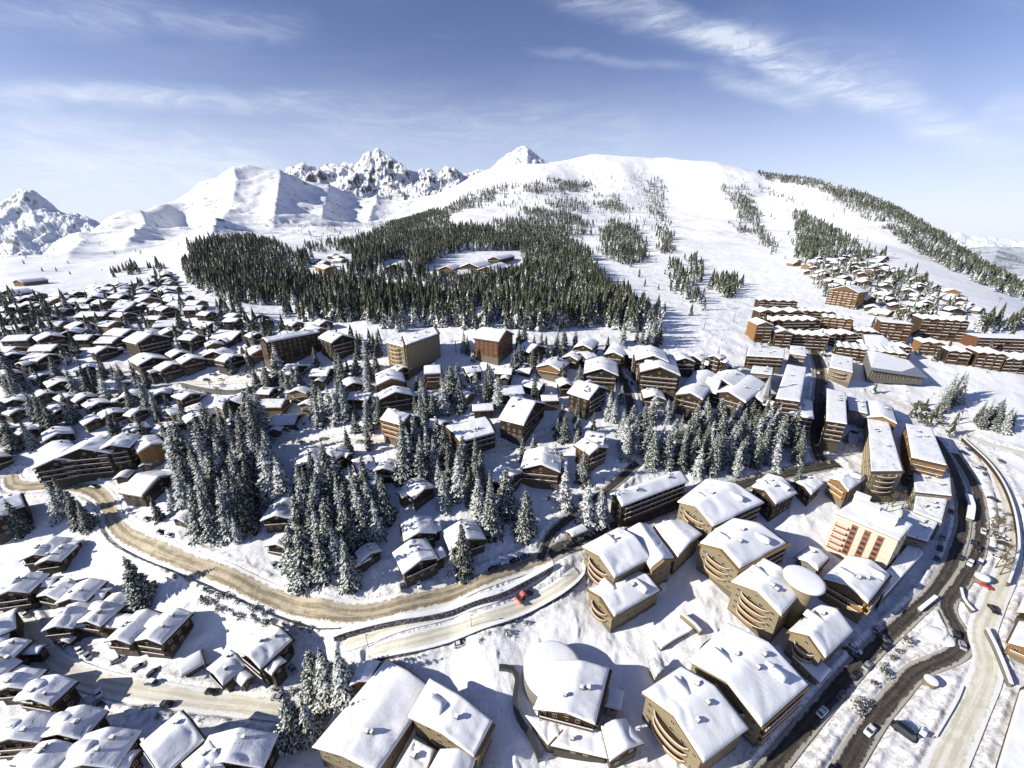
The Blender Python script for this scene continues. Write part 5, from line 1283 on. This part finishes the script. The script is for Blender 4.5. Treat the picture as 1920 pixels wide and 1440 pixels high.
wallrun([(1802,826),(1845,866),(1876,908),(1897,960),(1906,1020),(1900,1060),(1886,1100)], 2.4, 0.5, 'wood', 'long curved brown timber wall bounding the raised snowfield', cap=0.15)
wallrun([(1846,1186),(1862,1218),(1880,1262),(1890,1290)], 2.2, 0.6, 'concrete', 'pale wall bending between the wide packed road and the right edge')
wallrun([(936,1255),(960,1258),(970,1275),(967,1300),(965,1325),(975,1355),(997,1388),(1012,1428)], 1.6, 1.2, 'metal', 'black walled gully winding past the gabled lodge', cap=0.06, capm='metal')
wallrun([(342,726),(400,738),(450,740),(490,730)], 4.0, 0.8, 'concrete', 'grey retaining wall holding up the terraced road of the left village')
wallrun([(1752,1124),(1722,1148)], 1.3, 0.9, 'concrete', 'short snow-topped parapet between the two dark roads', cap=0.8)
wallrun([(1812,935),(1818,955),(1815,978)], 2.0, 2.2, 'concrete', 'rounded snow-covered shelter strip between the two dark roads', cap=0.9)
wallrun([(1275,1158),(1298,1176),(1312,1192)], 2.4, 0.6, 'cream', 'slanting cream garden wall in the shaded court', cap=0.4)
wallrun([(1236,1218),(1260,1202),(1290,1186)], 1.2, 1.2, 'concrete', 'low snow-loaded hedge wall in the shaded court', cap=0.9)
wallrun([(1799,1108),(1805,1130),(1822,1150)], 1.6, 0.5, 'wood', 'angled fence of the small snowy yard by the roundabout', cap=0.3)
wallrun([(1803,1290),(1790,1320),(1752,1384)], 0.9, 0.25, 'dark', 'dark fence on the long side of the snowy court', cap=0.05)
# guard rail along the outer side of the curved road
nm, w_, mk, c, s_ = RC[0]
k0 = int(np.argmin(np.hypot(*(c - hit(200, 945)[:2]).T))); k1 = int(np.argmin(np.hypot(*(c - hit(800, 1122)[:2]).T))); cc = c[k0:k1]
t = np.gradient(cc, axis=0); t /= np.linalg.norm(t, axis=1)[:, None]; nr = np.stack([-t[:, 1], t[:, 0]], 1)
sgn = -1 if ((nr[len(nr) // 2]) @ (-cc[len(cc) // 2])) < 0 else 1
gp = cc + nr * sgn * (w_ / 2 + 0.9); gzz = gz(gp[:, 0], gp[:, 1]); zb = float(gzz.min()); o0 = gp[0].copy()
gr = empty('guard_rail', (o0[0], o0[1], zb)); b = MB(); ribbon(gp - o0, -0.12, 0.12, gzz - zb + 0.75, gzz - zb + 1.15, None, b, 0)
link('rail', b.mesh('rail', M['metal']), gr); b = MB(); b.box((0, 0, 0), (0.22, 0.22, 2.0)); pm = b.mesh('post', M['metal'])
for i in range(0, len(gp), 3): link('post', pm, gr, (gp[i][0] - o0[0], gp[i][1] - o0[1], gzz[i] - zb + 0.3))
tag(gr, 'dark guard rail following the outer edge of the sanded curved road', 'guard rail')

# ------------------------------------------------------------------ cars
def paint(name, c):
    m = mat(name, c, 0.35, 0.5); bsdf(m).inputs['Coat Weight'].default_value = 0.5; return m
PC = {'black': paint('black paint', (0.012, 0.012, 0.014)), 'white': paint('white paint', (0.75, 0.75, 0.74)), 'silver': paint('silver paint', (0.35, 0.36, 0.38)), 'red': paint('red paint', (0.45, 0.03, 0.02)), 'blue': paint('blue paint', (0.03, 0.06, 0.18)), 'grey': paint('grey paint', (0.10, 0.105, 0.11))}
M['tyre'] = mat('tyre rubber', (0.02, 0.02, 0.02), 0.9)
M['lampglass'] = mat('headlamp', (0.6, 0.6, 0.55), 0.2, 0.5)
def loft(secs, m, mi=None):
    """closed body lofted through cross sections (x, half width, z low, z high)"""
    V = []; Fs = []
    for x, hw, z0, z1 in secs:
        r = min(hw, (z1 - z0) / 2) * 0.35
        V += [(x, -hw, z0), (x, hw, z0), (x, hw, z1 - r), (x, hw - r, z1), (x, -hw + r, z1), (x, -hw, z1 - r)]
    for i in range(len(secs) - 1):
        for j in range(6): Fs.append((6 * i + j, 6 * i + (j + 1) % 6, 6 * i + 6 + (j + 1) % 6, 6 * i + 6 + j))
    Fs += [(5, 4, 3, 2, 1, 0), tuple(6 * (len(secs) - 1) + j for j in range(6))]
    return V, Fs
wb = MB(); wb.add(*[(lambda V, Fs: ([(a_, z, b_) for a_, b_, z in V], Fs))(*(lambda m_: (m_.v, m_.f))(MB().cyl((0, 0, -0.12), 0.34, 0.34, 0.24, 14)))][0]); WHEEL = wb.mesh('wheel', M['tyre'])
def car_proto(col, van=False, snow=False):
    r_ = empty('parked_car', (0, 0, 0)); h = 1.05 if not van else 1.3
    b = MB(); b.add(*loft([(-2.25, .72, .35, .85), (-2.1, .86, .28, .98), (-.9, .90, .26, 1.0), (.9, .90, .26, .98), (1.8, .86, .28, .86), (2.2, .74, .34, .70)], None)); link('body', b.mesh('body', PC[col]), r_)
    top = 1.5 if not van else 1.95
    b = MB(); b.add(*loft([(-2.0 if van else -1.75, .74, .93, 1.05), (-1.7 if van else -1.25, .72, .93, top - .06), (-.2, .72, .93, top), (.35 if not van else .8, .70, .93, top - .06), (1.1 if not van else 1.4, .68, .93, .99)], None)); cab = link('cabin_glass', b.mesh('cabin_glass', M['glass']), r_)
    b = MB(); b.box((-.55 if not van else -.4, 0, top + .02), (1.45 if not van else 2.3, 1.30, .07)); link('roof_panel', b.mesh('roof_panel', PC[col]), r_)
    if snow: b = MB(); b.box((-.5, 0, top + .19), (1.9, 1.35, .26)); b.box((1.5, 0, 1.0), (1.1, 1.45, .18)); link('snow_cover', b.mesh('snow_cover', M['snow']), r_)
    for x in (-1.35, 1.35):
        for y in (-.84, .84): link('wheel', WHEEL, r_, (x, y, .34))
    b = MB(); b.box((0, 0, 0), (.08, .32, .14)); hl = b.mesh('headlight', M['lampglass'])
    for y in (-.56, .56): link('headlight', hl, r_, (2.20, y, .62))
    return r_
def copy_tree(o, parent=None):
    c = o.copy(); COL.objects.link(c); c.parent = parent
    for ch in [x for x in o.children]: copy_tree(ch, c)
    return c
KIDS = {}
def copy_fast(o, parent=None):
    c = o.copy(); COL.objects.link(c); c.parent = parent
    for ch in KIDS.setdefault(o.name, list(o.children)): copy_fast(ch, c)
    return c
PROTO = {}
def car(px, py, dx, dy, col, where, van=False, snow=False):
    k = (col, van, snow)
    p = hit(px, py); q_ = hit(px + dx, py + dy); an = math.atan2(q_[1] - p[1], q_[0] - p[0])
    if k not in PROTO: o = PROTO[k] = car_proto(*k)
    else: o = copy_fast(PROTO[k])
    o.location = (p[0], p[1], float(gz(p[0], p[1])) + 0.08); o.rotation_euler = (0, 0, an)
    CARS.append((o, px, py, col, where, van, snow)); CARP.append((p[0], p[1]))
CARS = []; CARP = []
for a in [(862,1210,20,-8,'white','beside the pale ramp above the snowy court'),(398,1299,20,3,'black','on the pale lower left road'),(550,1257,10,14,'silver','beside the lower left chalet with the garage'),
          (515,1062,8,14,'silver','by the chalet at the wood edge'),(526,1065,8,14,'white','by the chalet at the wood edge'),(538,1066,8,14,'black','by the chalet at the wood edge'),
          (755,1104,3,14,'grey','under the dark balconied chalet'),(786,1098,3,14,'white','under the dark balconied chalet'),
          (925,1068,14,-6,'black','along the shaded roadside'),(945,1060,14,-6,'grey','along the shaded roadside'),(965,1053,14,-6,'black','along the shaded roadside'),(985,1045,14,-6,'blue','along the shaded roadside'),
          (1020,1034,3,14,'black','at the road fork'),(1066,1022,14,-5,'grey','at the road fork'),(1086,1013,14,-5,'silver','at the road fork'),
          (525,810,12,5,'white','by the low wooden chalet above the wood'),(540,808,12,5,'grey','by the low wooden chalet above the wood'),(556,806,12,5,'black','by the low wooden chalet above the wood'),(572,806,12,5,'white','by the low wooden chalet above the wood'),
          (690,829,14,2,'black','on the pale road above the chalet wood'),(130,908,14,1,'black','near the hairpin of the curved road'),(178,914,14,2,'black','near the hairpin of the curved road'),(302,1000,14,5,'black','at the foot of the tall dark stand'),(320,1006,14,4,'silver','at the foot of the tall dark stand'),(277,975,12,5,'grey','at the foot of the tall dark stand'),
          (186,1303,6,14,'white','on the lower left drive'),(188,1322,12,6,'grey','on the lower left drive'),(120,1210,12,10,'grey','in front of the lower left chalets'),(150,1222,10,12,'white','in front of the lower left chalets'),(166,1232,10,12,'silver','in front of the lower left chalets'),
          (222,1238,14,-10,'white','among the lower left chalets'),(262,1252,14,-10,'silver','among the lower left chalets'),(290,1262,14,-12,'grey','among the lower left chalets'),
          (1593,1226,16,10,'black','in the shaded street'),(1601,1218,16,10,'white','in the shaded street'),(1643,1182,10,-10,'silver','in the shaded street'),(1602,1268,10,-12,'black','in the shaded street'),(1541,1337,12,-12,'white','in the shaded street'),(1655,1198,14,10,'grey','in the shaded street'),
          (1843,998,-1,14,'white','on the dark winding road'),(1833,1030,-3,14,'black','on the dark winding road'),(1818,1058,-6,12,'white','on the dark winding road'),(1630,1372,-12,14,'white','on the dark winding road'),
          (1783,962,0,14,'grey','beside the inner valley road'),(1768,1010,-2,14,'silver','beside the inner valley road'),(1762,1030,-4,14,'black','beside the inner valley road'),(1756,1050,-4,14,'grey','beside the inner valley road'),
          (1878,1010,14,5,'grey','in the right car park'),(1882,1022,14,5,'black','in the right car park'),(1876,1035,14,5,'silver','in the right car park'),(1870,1048,14,5,'white','in the right car park'),(1862,938,14,6,'black','in the right car park'),(1805,850,14,8,'black','in the right car park'),(1828,880,14,8,'white','in the right car park'),(1846,1100,12,6,'red','beside the round kiosk'),(1862,1145,8,10,'black','beside the round kiosk'),
          (1184,720,3,10,'black','in the narrow shaded street'),(1176,700,3,10,'grey','in the narrow shaded street'),(1196,700,3,10,'silver','in the narrow shaded street'),(1190,686,3,10,'black','in the narrow shaded street'),(1545,800,0,12,'grey','on the shaded main street'),(1541,740,0,12,'black','on the shaded main street'),(1534,700,0,12,'white','on the shaded main street'),(1345,740,-6,8,'white','on the slanting town street'),(1330,750,-6,8,'black','on the slanting town street'),(1320,766,-6,8,'grey','on the slanting town street'),
          (1600,800,10,2,'white','behind the pale alley block'),(1612,800,10,2,'grey','behind the pale alley block'),(1600,812,10,2,'black','behind the pale alley block'),(1614,812,10,2,'white','behind the pale alley block')]:
    car(a[0], a[1], a[2], a[3], a[4], a[5], snow=(a[0] % 3 == 0 and a[4] in ('white', 'silver', 'grey')))
# kerbside rows along the streets
rsc = random.Random(4)
for ri, n0, wh in ((1, 9, 'parked along the shaded upper street'), (6, 12, 'parked along the inner valley road'), (7, 9, 'parked along the dark winding road'), (11, 16, 'parked beside the wide packed road'), (8, 7, 'parked on the main street kerb'), (9, 5, 'parked on the narrow street kerb'), (12, 8, 'parked on the pale road above the wood'), (13, 9, 'parked on the terraced road'), (5, 5, 'parked on the lower left road verge')):
    nm, w_, mk, c, s_ = RC[ri]; ks = sorted(rsc.sample(range(4, len(c) - 4), min(n0, len(c) - 9)))
    last = -9
    for k_ in ks:
        if k_ - last < 4: continue
        last = k_; t_ = c[k_ + 1] - c[k_ - 1]; t_ /= np.linalg.norm(t_); sd = rsc.choice((-1, 1)); q_ = c[k_] + np.array([-t_[1], t_[0]]) * sd * (w_ / 2 + (-1.0 if ri != 11 else 2.2))
        if any((f[0] - q_[0]) ** 2 + (f[1] - q_[1]) ** 2 < 9 for f in CARP): continue
        if not free(q_[0], q_[1], -3): continue
        z_ = float(gz(q_[0], q_[1])); a_, b_, d_ = proj(q_[0], q_[1], z_)
        col = rsc.choice(['black', 'white', 'silver', 'grey', 'black', 'blue', 'grey', 'silver']); sn = rsc.random() < .35
        kk = (col, False, sn)
        if kk not in PROTO: o = PROTO[kk] = car_proto(*kk)
        else: o = copy_fast(PROTO[kk])
        o.location = (q_[0], q_[1], z_ + (.08 if ri != 11 else -.02)); o.rotation_euler = (0, 0, math.atan2(t_[1], t_[0]) + (math.pi if rsc.random() < .5 else 0)); CARP.append((q_[0], q_[1])); CARS.append((o, a_, b_, col, wh, False, sn))
# the long black minibus on the snowy square
car(1697, 1378, 22, 14, 'black', 'minibus on the snowy square at bottom right', van=True); CARS[-1][0].scale = (1.45, 1.3, 1.3)
byc = {}
for t_ in CARS: byc.setdefault((t_[3], t_[4], t_[6]), []).append(t_)
for (col, where, sn), L_ in byc.items():
    L_.sort(key=lambda t_: (t_[1], t_[2]))
    for i, t_ in enumerate(L_):
        lab = '%s%s %s %s' % ('snow-topped ' if sn else '', col, '' if 'minibus' in where else 'car', where) + ('' if len(L_) == 1 else ', %s from left' % nth(i))
        tag(t_[0], lab, 'car', 'cars parked about the resort')
# snow plough with an orange blade
p = hit(985, 1118); q_ = hit(960, 1135); an = math.atan2(q_[1] - p[1], q_[0] - p[0])
pl = empty('snow_plough', (p[0], p[1], float(gz(p[0], p[1])) + 0.1), an); M['oran'] = paint('orange paint', (0.55, 0.13, 0.02))
b = MB(); b.add(*loft([(-3.2, 1.1, .6, 1.5), (-.4, 1.2, .6, 1.7), (.2, 1.2, .6, 1.7), (2.6, 1.1, .6, 1.5)], None)); link('body', b.mesh('body', M['metal']), pl)
b = MB(); b.add(*loft([(.3, 1.1, 1.6, 2.9), (1.2, 1.1, 1.6, 3.1), (2.3, 1.0, 1.5, 2.2)], None)); link('cab', b.mesh('cab', PC['red']), pl)
b = MB(); b.add([(3.6 + .35 * abs(z - .6), y, z) for y in (-2.2, 2.2) for z in (0, .5, 1.1, 1.5)] + [(3.8 + .35 * abs(z - .6), y, z) for y in (-2.2, 2.2) for z in (0, .5, 1.1, 1.5)], [(i, i + 1, i + 5, i + 4) for i in range(3)] + [(8 + i + 4, 8 + i + 5, 8 + i + 1, 8 + i) for i in range(3)] + [(3, 11, 15, 7), (0, 4, 12, 8)]); b.bar((2.5, 0, .8), (3.7, 0, .7), .3); link('blade', b.mesh('blade', M['oran']), pl)
for x in (-2.2, 1.6):
    for y in (-1.1, 1.1): o = link('wheel', WHEEL, pl, (x, y, .6)); o.scale = (1.8, 2, 1.8)
tag(pl, 'snow plough with a bright orange blade working between the ramps', 'snow plough')
# roundabout island
p = hit(1764, 1194); V = []; n_ = 32; rr = [4.0, 3.8, 3.0, 1.8, .05]; hh_ = [-1.5, .25, .4, .5, .55]
for r0, z0 in zip(rr, hh_):
    for k in range(n_): t = 6.2832 * k / n_; V.append((r0 * math.cos(t), r0 * math.sin(t), z0))
o = link('roundabout', mesh_py('roundabout', V, [(i * n_ + k, i * n_ + (k + 1) % n_, (i + 1) * n_ + (k + 1) % n_, (i + 1) * n_ + k) for i in range(4) for k in range(n_)], M['snow'], True), None, (p[0], p[1], float(gz(p[0], p[1])) + .1)); tag(o, 'round snowy island in the bend of the dark winding road', 'roundabout')
# ------------------------------------------------------------------ lift pylons and street lamps
def pylon(px, py, h, lab):
    p = hit(px, py); r_ = empty('lift_pylon', (p[0], p[1], float(gz(p[0], p[1])) - .5), R(15))
    b = MB(); b.cyl((0, 0, -1), .45, .28, h + 1, 10); link('mast', b.mesh('mast', M['steel'], True), r_)
    b = MB(); b.box((0, 0, 0), (5.5, .35, .35)); link('crossarm', b.mesh('crossarm', M['steel']), r_, (0, 0, h + .18))
    b = MB(); b.box((0, 0, 0), (.3, 2.2, .35)); wm = b.mesh('wheel_beam', M['metal'])
    for s in (-1, 1): link('wheel_beam', wm, r_, (s * 2.6, 0, h - .2))
    tag(r_, lab, 'lift pylon', 'ski lift pylons')
for a in [(1142,540,14,'lift pylon beside the forest edge under the wide piste'),(1319,620,12,'lift pylon among the tracks at the foot of the pistes'),(1375,604,15,'tall lift pylon left of the apartment blocks'),(1217,640,13,'lift pylon at the corner of the forest foot'),(1865,584,16,'lift pylon alone on the right snow slope'),(1674,487,12,'lift pylon above the hillside hamlet'),(1795,795,10,'lift pylon on the raised right snowfield'),(855,660,9,'short lift pylon on the flat piste')]: pylon(*a)
lm = None
LP = [(690,1212),(884,1175),(940,1128),(1050,1082),(1165,892)]
for i, (a, b2) in enumerate(LP):
    p = hit(a, b2); r_ = empty('street_lamp', (p[0], p[1], float(gz(p[0], p[1])))); b = MB(); b.cyl((0, 0, -.5), .12, .07, 6.5, 8); link('pole', b.mesh('pole', M['metal']), r_); b = MB(); b.box((.4, 0, 6.0), (1.1, .3, .18)); link('lamp_head', b.mesh('lamp_head', M['steel']), r_)
    tag(r_, 'thin dark street lamp by the pale hairpin ramps, %s from the left' % nth(i), 'street lamp', 'street lamps by the ramps')
# ------------------------------------------------------------------ shrubs and bare trees
M['twig'] = mat('bare twigs', (0.13, 0.095, 0.055), 0.9); M['shrubleaf'] = needle_mat('snowy shrub', 0.80, 0.92, 0.0, (0.05, 0.048, 0.025), (0.13, 0.11, 0.05), 2.5)
def bush_mesh(seed):
    r_ = np.random.RandomState(seed); V = []; Fs = []
    for k in range(90):
        a = r_.rand() * 6.28; e = r_.uniform(0.1, 1.4); d = np.array([math.cos(a) * math.cos(e), math.sin(a) * math.cos(e), math.sin(e)]) * r_.uniform(.5, 1.25)
        s = r_.uniform(.10, .24); u = np.cross(d, [0, 0, 1.0]); u /= np.linalg.norm(u) + 1e-6; v = r_.normal(size=3) * .6 + [0, 0, .7]; v /= np.linalg.norm(v); i = len(V)
        V += [tuple(d - u * s), tuple(d + u * s), tuple(d + u * s * .4 + v * s * 2), tuple(d - u * s * .6 + v * s * 1.6)]; Fs.append((i, i + 1, i + 2, i + 3))
    me = bpy.data.meshes.new('foliage'); me.from_pydata(V, [], Fs); me.materials.append(M['shrubleaf']); me.update(); return me
def stems_mesh(seed):
    r_ = random.Random(seed); b = MB()
    for k in range(5):
        a = r_.uniform(0, 6.28); b.bar((0, 0, -.3), (math.cos(a) * .6, math.sin(a) * .6, r_.uniform(.5, .9)), .07)
    return b.mesh('stem', M['twig'])
BU = [bush_mesh(s) for s in range(4)]; STM = stems_mesh(1)
rsb = random.Random(21); SHR = []
for poly, n_, sz, cl in [([(300,1045),(370,1075),(360,1095),(300,1075)],8,(1.0,1.8),'below the upper bend of the curved road'),([(370,1090),(480,1125),(560,1160),(600,1185),(540,1185),(450,1160),(380,1130)],34,(.9,1.9),'on the bank under the curved road'),
        ([(380,1240),(450,1270),(560,1300),(500,1310),(400,1290)],8,(.9,1.6),'by the lower left garage'),([(1600,1280),(1690,1190),(1720,1200),(1640,1300),(1590,1350)],12,(1.2,2.2),'on the strip between the dark roads'),([(1762,1185),(1786,1183),(1786,1197),(1764,1199)],5,(1.0,1.6),'on the roundabout island'),
        ([(1850,960),(1880,960),(1885,1090),(1850,1080)],14,(1.3,2.4),'beside the right car park'),([(1700,745),(1780,790),(1840,850),(1790,830),(1720,790)],22,(1.6,3.0),'along the upper valley road'),([(1640,930),(1700,930),(1700,985),(1650,960)],8,(1.5,2.5),'behind the white hotel'),
        ([(200,800),(330,780),(330,850),(200,835)],14,(1.2,2.2),'above the honey coloured chalet'),([(520,740),(780,745),(780,790),(530,800)],20,(1.1,2.2),'between the middle chalets'),([(200,1290),(300,1330),(420,1350),(300,1360)],8,(.8,1.4),'below the pale lower left road'),
        ([(1000,930),(1110,890),(1150,940),(1060,980)],12,(.9,1.7),'by the shaded branch road'),([(1500,850),(1600,840),(1620,880),(1500,890)],12,(1.2,2.2),'by the upper street bend'),([(360,700),(680,690),(700,720),(400,715)],26,(1.2,2.4),'along the terraced road'),([(860,1150),(1000,1160),(1000,1200),(860,1240)],8,(.8,1.5),'above the snowy court')]:
    sub = []
    for x, y in scatter(poly, 2.4, n_, rsb, 0.3):
        if roadd(x, y) < .5: continue
        z = float(gz(x, y)); s = rsb.uniform(*sz); r_ = empty('shrub', (x, y, z), rsb.uniform(0, 6.28)); r_.scale = (s, s, s * .9); link('foliage', rsb.choice(BU), r_); link('stem', STM, r_)
        a, b2, d = proj(x, y, z); sub.append((r_, a, b2))
    sub.sort(key=lambda t_: t_[1])
    for i, (r_, a, b2) in enumerate(sub): tag(r_, 'snowy twiggy shrub %s, %s from the left' % (cl, nth(i)), 'shrub', 'snowy shrubs ' + cl)
def bare_mesh(seed):
    r_ = random.Random(seed); b = MB()
    def br(p, d, l, w, lev):
        q_ = p + d * l; b.bar(p, q_, w)
        if lev == 0: return
        for k in range(4 if lev > 1 else 5):
            n_ = Vector((r_.gauss(0, 1), r_.gauss(0, 1), r_.gauss(.4, .6))).normalized(); br(p + d * l * r_.uniform(.45, 1), (d * .6 + n_ * .75).normalized(), l * r_.uniform(.5, .75), w * .55, lev - 1)
    br(Vector((0, 0, 2.0)), Vector((0, 0, 1)), 2.6, .22, 4); return b.mesh('branches', M['twig'])
BARE = [bare_mesh(s) for s in range(3)]; b = MB(); b.cyl((0, 0, -.8), .24, .16, 3.2, 8); BT = b.mesh('trunk', M['twig'])
for cl, L_ in {'behind the striped white hotel': [(1652,945),(1664,930),(1672,950),(1683,940),(1690,955),(1660,960)], 'beside the curved brown timber wall': [(1862,975),(1868,990),(1858,1005),(1866,1065),(1874,1078),(1880,1052)], 'near the upper street bend': [(1580,845),(1594,850),(1606,838),(1570,838)], 'below the terraced road': [(395,730),(408,742),(420,734)]}.items():
    L_.sort()
    for i, (a, b2) in enumerate(L_):
        p = hit(a, b2); s = rsb.uniform(.9, 1.3); r_ = empty('bare_tree', (p[0], p[1], float(gz(p[0], p[1]))), rsb.uniform(0, 6)); r_.scale = (s,) * 3; link('branches', rsb.choice(BARE), r_); link('trunk', BT, r_)
        tag(r_, 'leafless brown tree %s, %s from the left' % (cl, nth(i)), 'bare tree', 'leafless trees ' + cl)

# ------------------------------------------------------------------ skiers on the pistes
J = [(0,0,.95),(0,.02,1.2),(0,.08,1.42),(0,.12,1.55),(0,.14,1.70),(.11,0,.9),(.14,.16,.52),(.14,0,.1),(.14,.2,.05),(-.11,0,.9),(-.14,.16,.52),(-.14,0,.1),(-.14,.2,.05),(.2,.08,1.40),(.34,.1,1.12),(.32,.38,1.05),(-.2,.08,1.40),(-.34,.1,1.12),(-.32,.38,1.05)]
E = [(0,1),(1,2),(2,3),(3,4),(0,5),(5,6),(6,7),(7,8),(0,9),(9,10),(10,11),(11,12),(2,13),(13,14),(14,15),(2,16),(16,17),(17,18)]
Rr = [.16,.17,.17,.06,.12,.11,.08,.06,.05,.11,.08,.06,.05,.08,.055,.045,.08,.055,.045]
SUITS = {'red': (.5,.04,.03), 'black': (.02,.02,.025), 'blue': (.03,.08,.3), 'orange': (.6,.2,.03)}
SK = {c: None for c in SUITS}
def body_for(c):
    if SK[c] is None:
        me = bpy.data.meshes.new('body'); me.from_pydata(J, E, []); o = bpy.data.objects.new('tmp', me); COL.objects.link(o)
        o.modifiers.new('s', 'SKIN'); 
        if not me.skin_vertices: bpy.context.view_layer.update()
        for v, r_ in zip(me.skin_vertices[0].data, Rr): v.radius = (r_, r_)
        o.modifiers.new('u', 'SUBSURF').levels = 1
        bpy.context.view_layer.update(); dg = bpy.context.evaluated_depsgraph_get()
        r = bpy.data.meshes.new_from_object(o.evaluated_get(dg)); r.name = 'body'; bpy.data.objects.remove(o); bpy.data.meshes.remove(me)
        r.materials.clear(); r.materials.append(mat(c + ' ski suit', SUITS[c], .8)); SK[c] = r
    return SK[c]
b = MB(); b.box((.14, .1, .02), (.09, 1.75, .03)); b.box((-.14, .1, .02), (.09, 1.75, .03)); SKI = b.mesh('skis', M['metal'])
b = MB(); b.bar((.34, .42, 1.1), (.5, .25, .0), .03); b.bar((-.34, .42, 1.1), (-.5, .25, .0), .03); POLES = b.mesh('ski_poles', M['metal'])
b = MB(); b.add([(.13 * math.cos(a) * math.cos(e), .14 + .14 * math.sin(a) * math.cos(e), 1.72 + .14 * math.sin(e)) for e in (-.2, .5, 1.1) for a in np.linspace(0, 6.2832, 11)[:-1]] + [(0, .14, 1.87)], [(i * 10 + j, i * 10 + (j + 1) % 10, i * 10 + 10 + (j + 1) % 10, i * 10 + 10 + j) for i in range(2) for j in range(10)] + [(20 + j, 20 + (j + 1) % 10, 30) for j in range(10)]); HELM = b.mesh('helmet', M['metal'], True)
PEOPLE = [(853,648,'red','on the flat piste left of the red-brown hotel'),(845,640,'black','on the flat piste left of the red-brown hotel'),(690,610,'orange','on the flat piste above the cream hotel'),(1303,637,'black','on the snow left of the lift station'),(1340,628,'blue','among the tracks at the foot of the pistes'),(1352,640,'black','just above the lift station'),(1370,628,'red','just above the lift station'),(1300,575,'black','beside the little spruces on the wide piste'),(1250,560,'orange','in the middle of the wide piste'),(1420,540,'blue','on the broad right piste'),(1330,500,'black','high on the broad right piste'),(1640,712,'black','on the snowfield below the sports hall'),(1700,735,'red','on the snowfield below the sports hall'),(1850,700,'black','on the snowfield under the last apartment blocks'),(1750,740,'blue','on the snowfield left of the slanting spruces')]
for a, b2, c, lab in PEOPLE:
    p = hit(a, b2); r_ = empty('person', (p[0], p[1], float(gz(p[0], p[1])) + .15), rsb.uniform(0, 6.28)); link('body', body_for(c), r_); link('skis', SKI, r_); link('ski_poles', POLES, r_); link('helmet', HELM, r_)
    tag(r_, 'skier in a %s suit %s' % (c, lab), 'person')
# ------------------------------------------------------------------ thin winter haze
hz = MB(); hz.box((0, 5300, 750), (26000, 13400, 2900)); hm_ = bpy.data.materials.new('haze air'); hm_.use_nodes = True
tr = hm_.node_tree; tr.nodes.remove(tr.nodes['Principled BSDF']); vn = tr.nodes.new('ShaderNodeVolumePrincipled'); tr.links.new(vn.outputs[0], tr.nodes['Material Output'].inputs['Volume'])
vn.inputs['Color'].default_value = (0.80, 0.88, 1.0, 1); vn.inputs['Density'].default_value = 0.000007; vn.inputs['Anisotropy'].default_value = 0.0
tag(link('haze', hz.mesh('haze', hm_)), 'thin bluish winter haze filling the air over the valley', 'haze', kind='stuff')
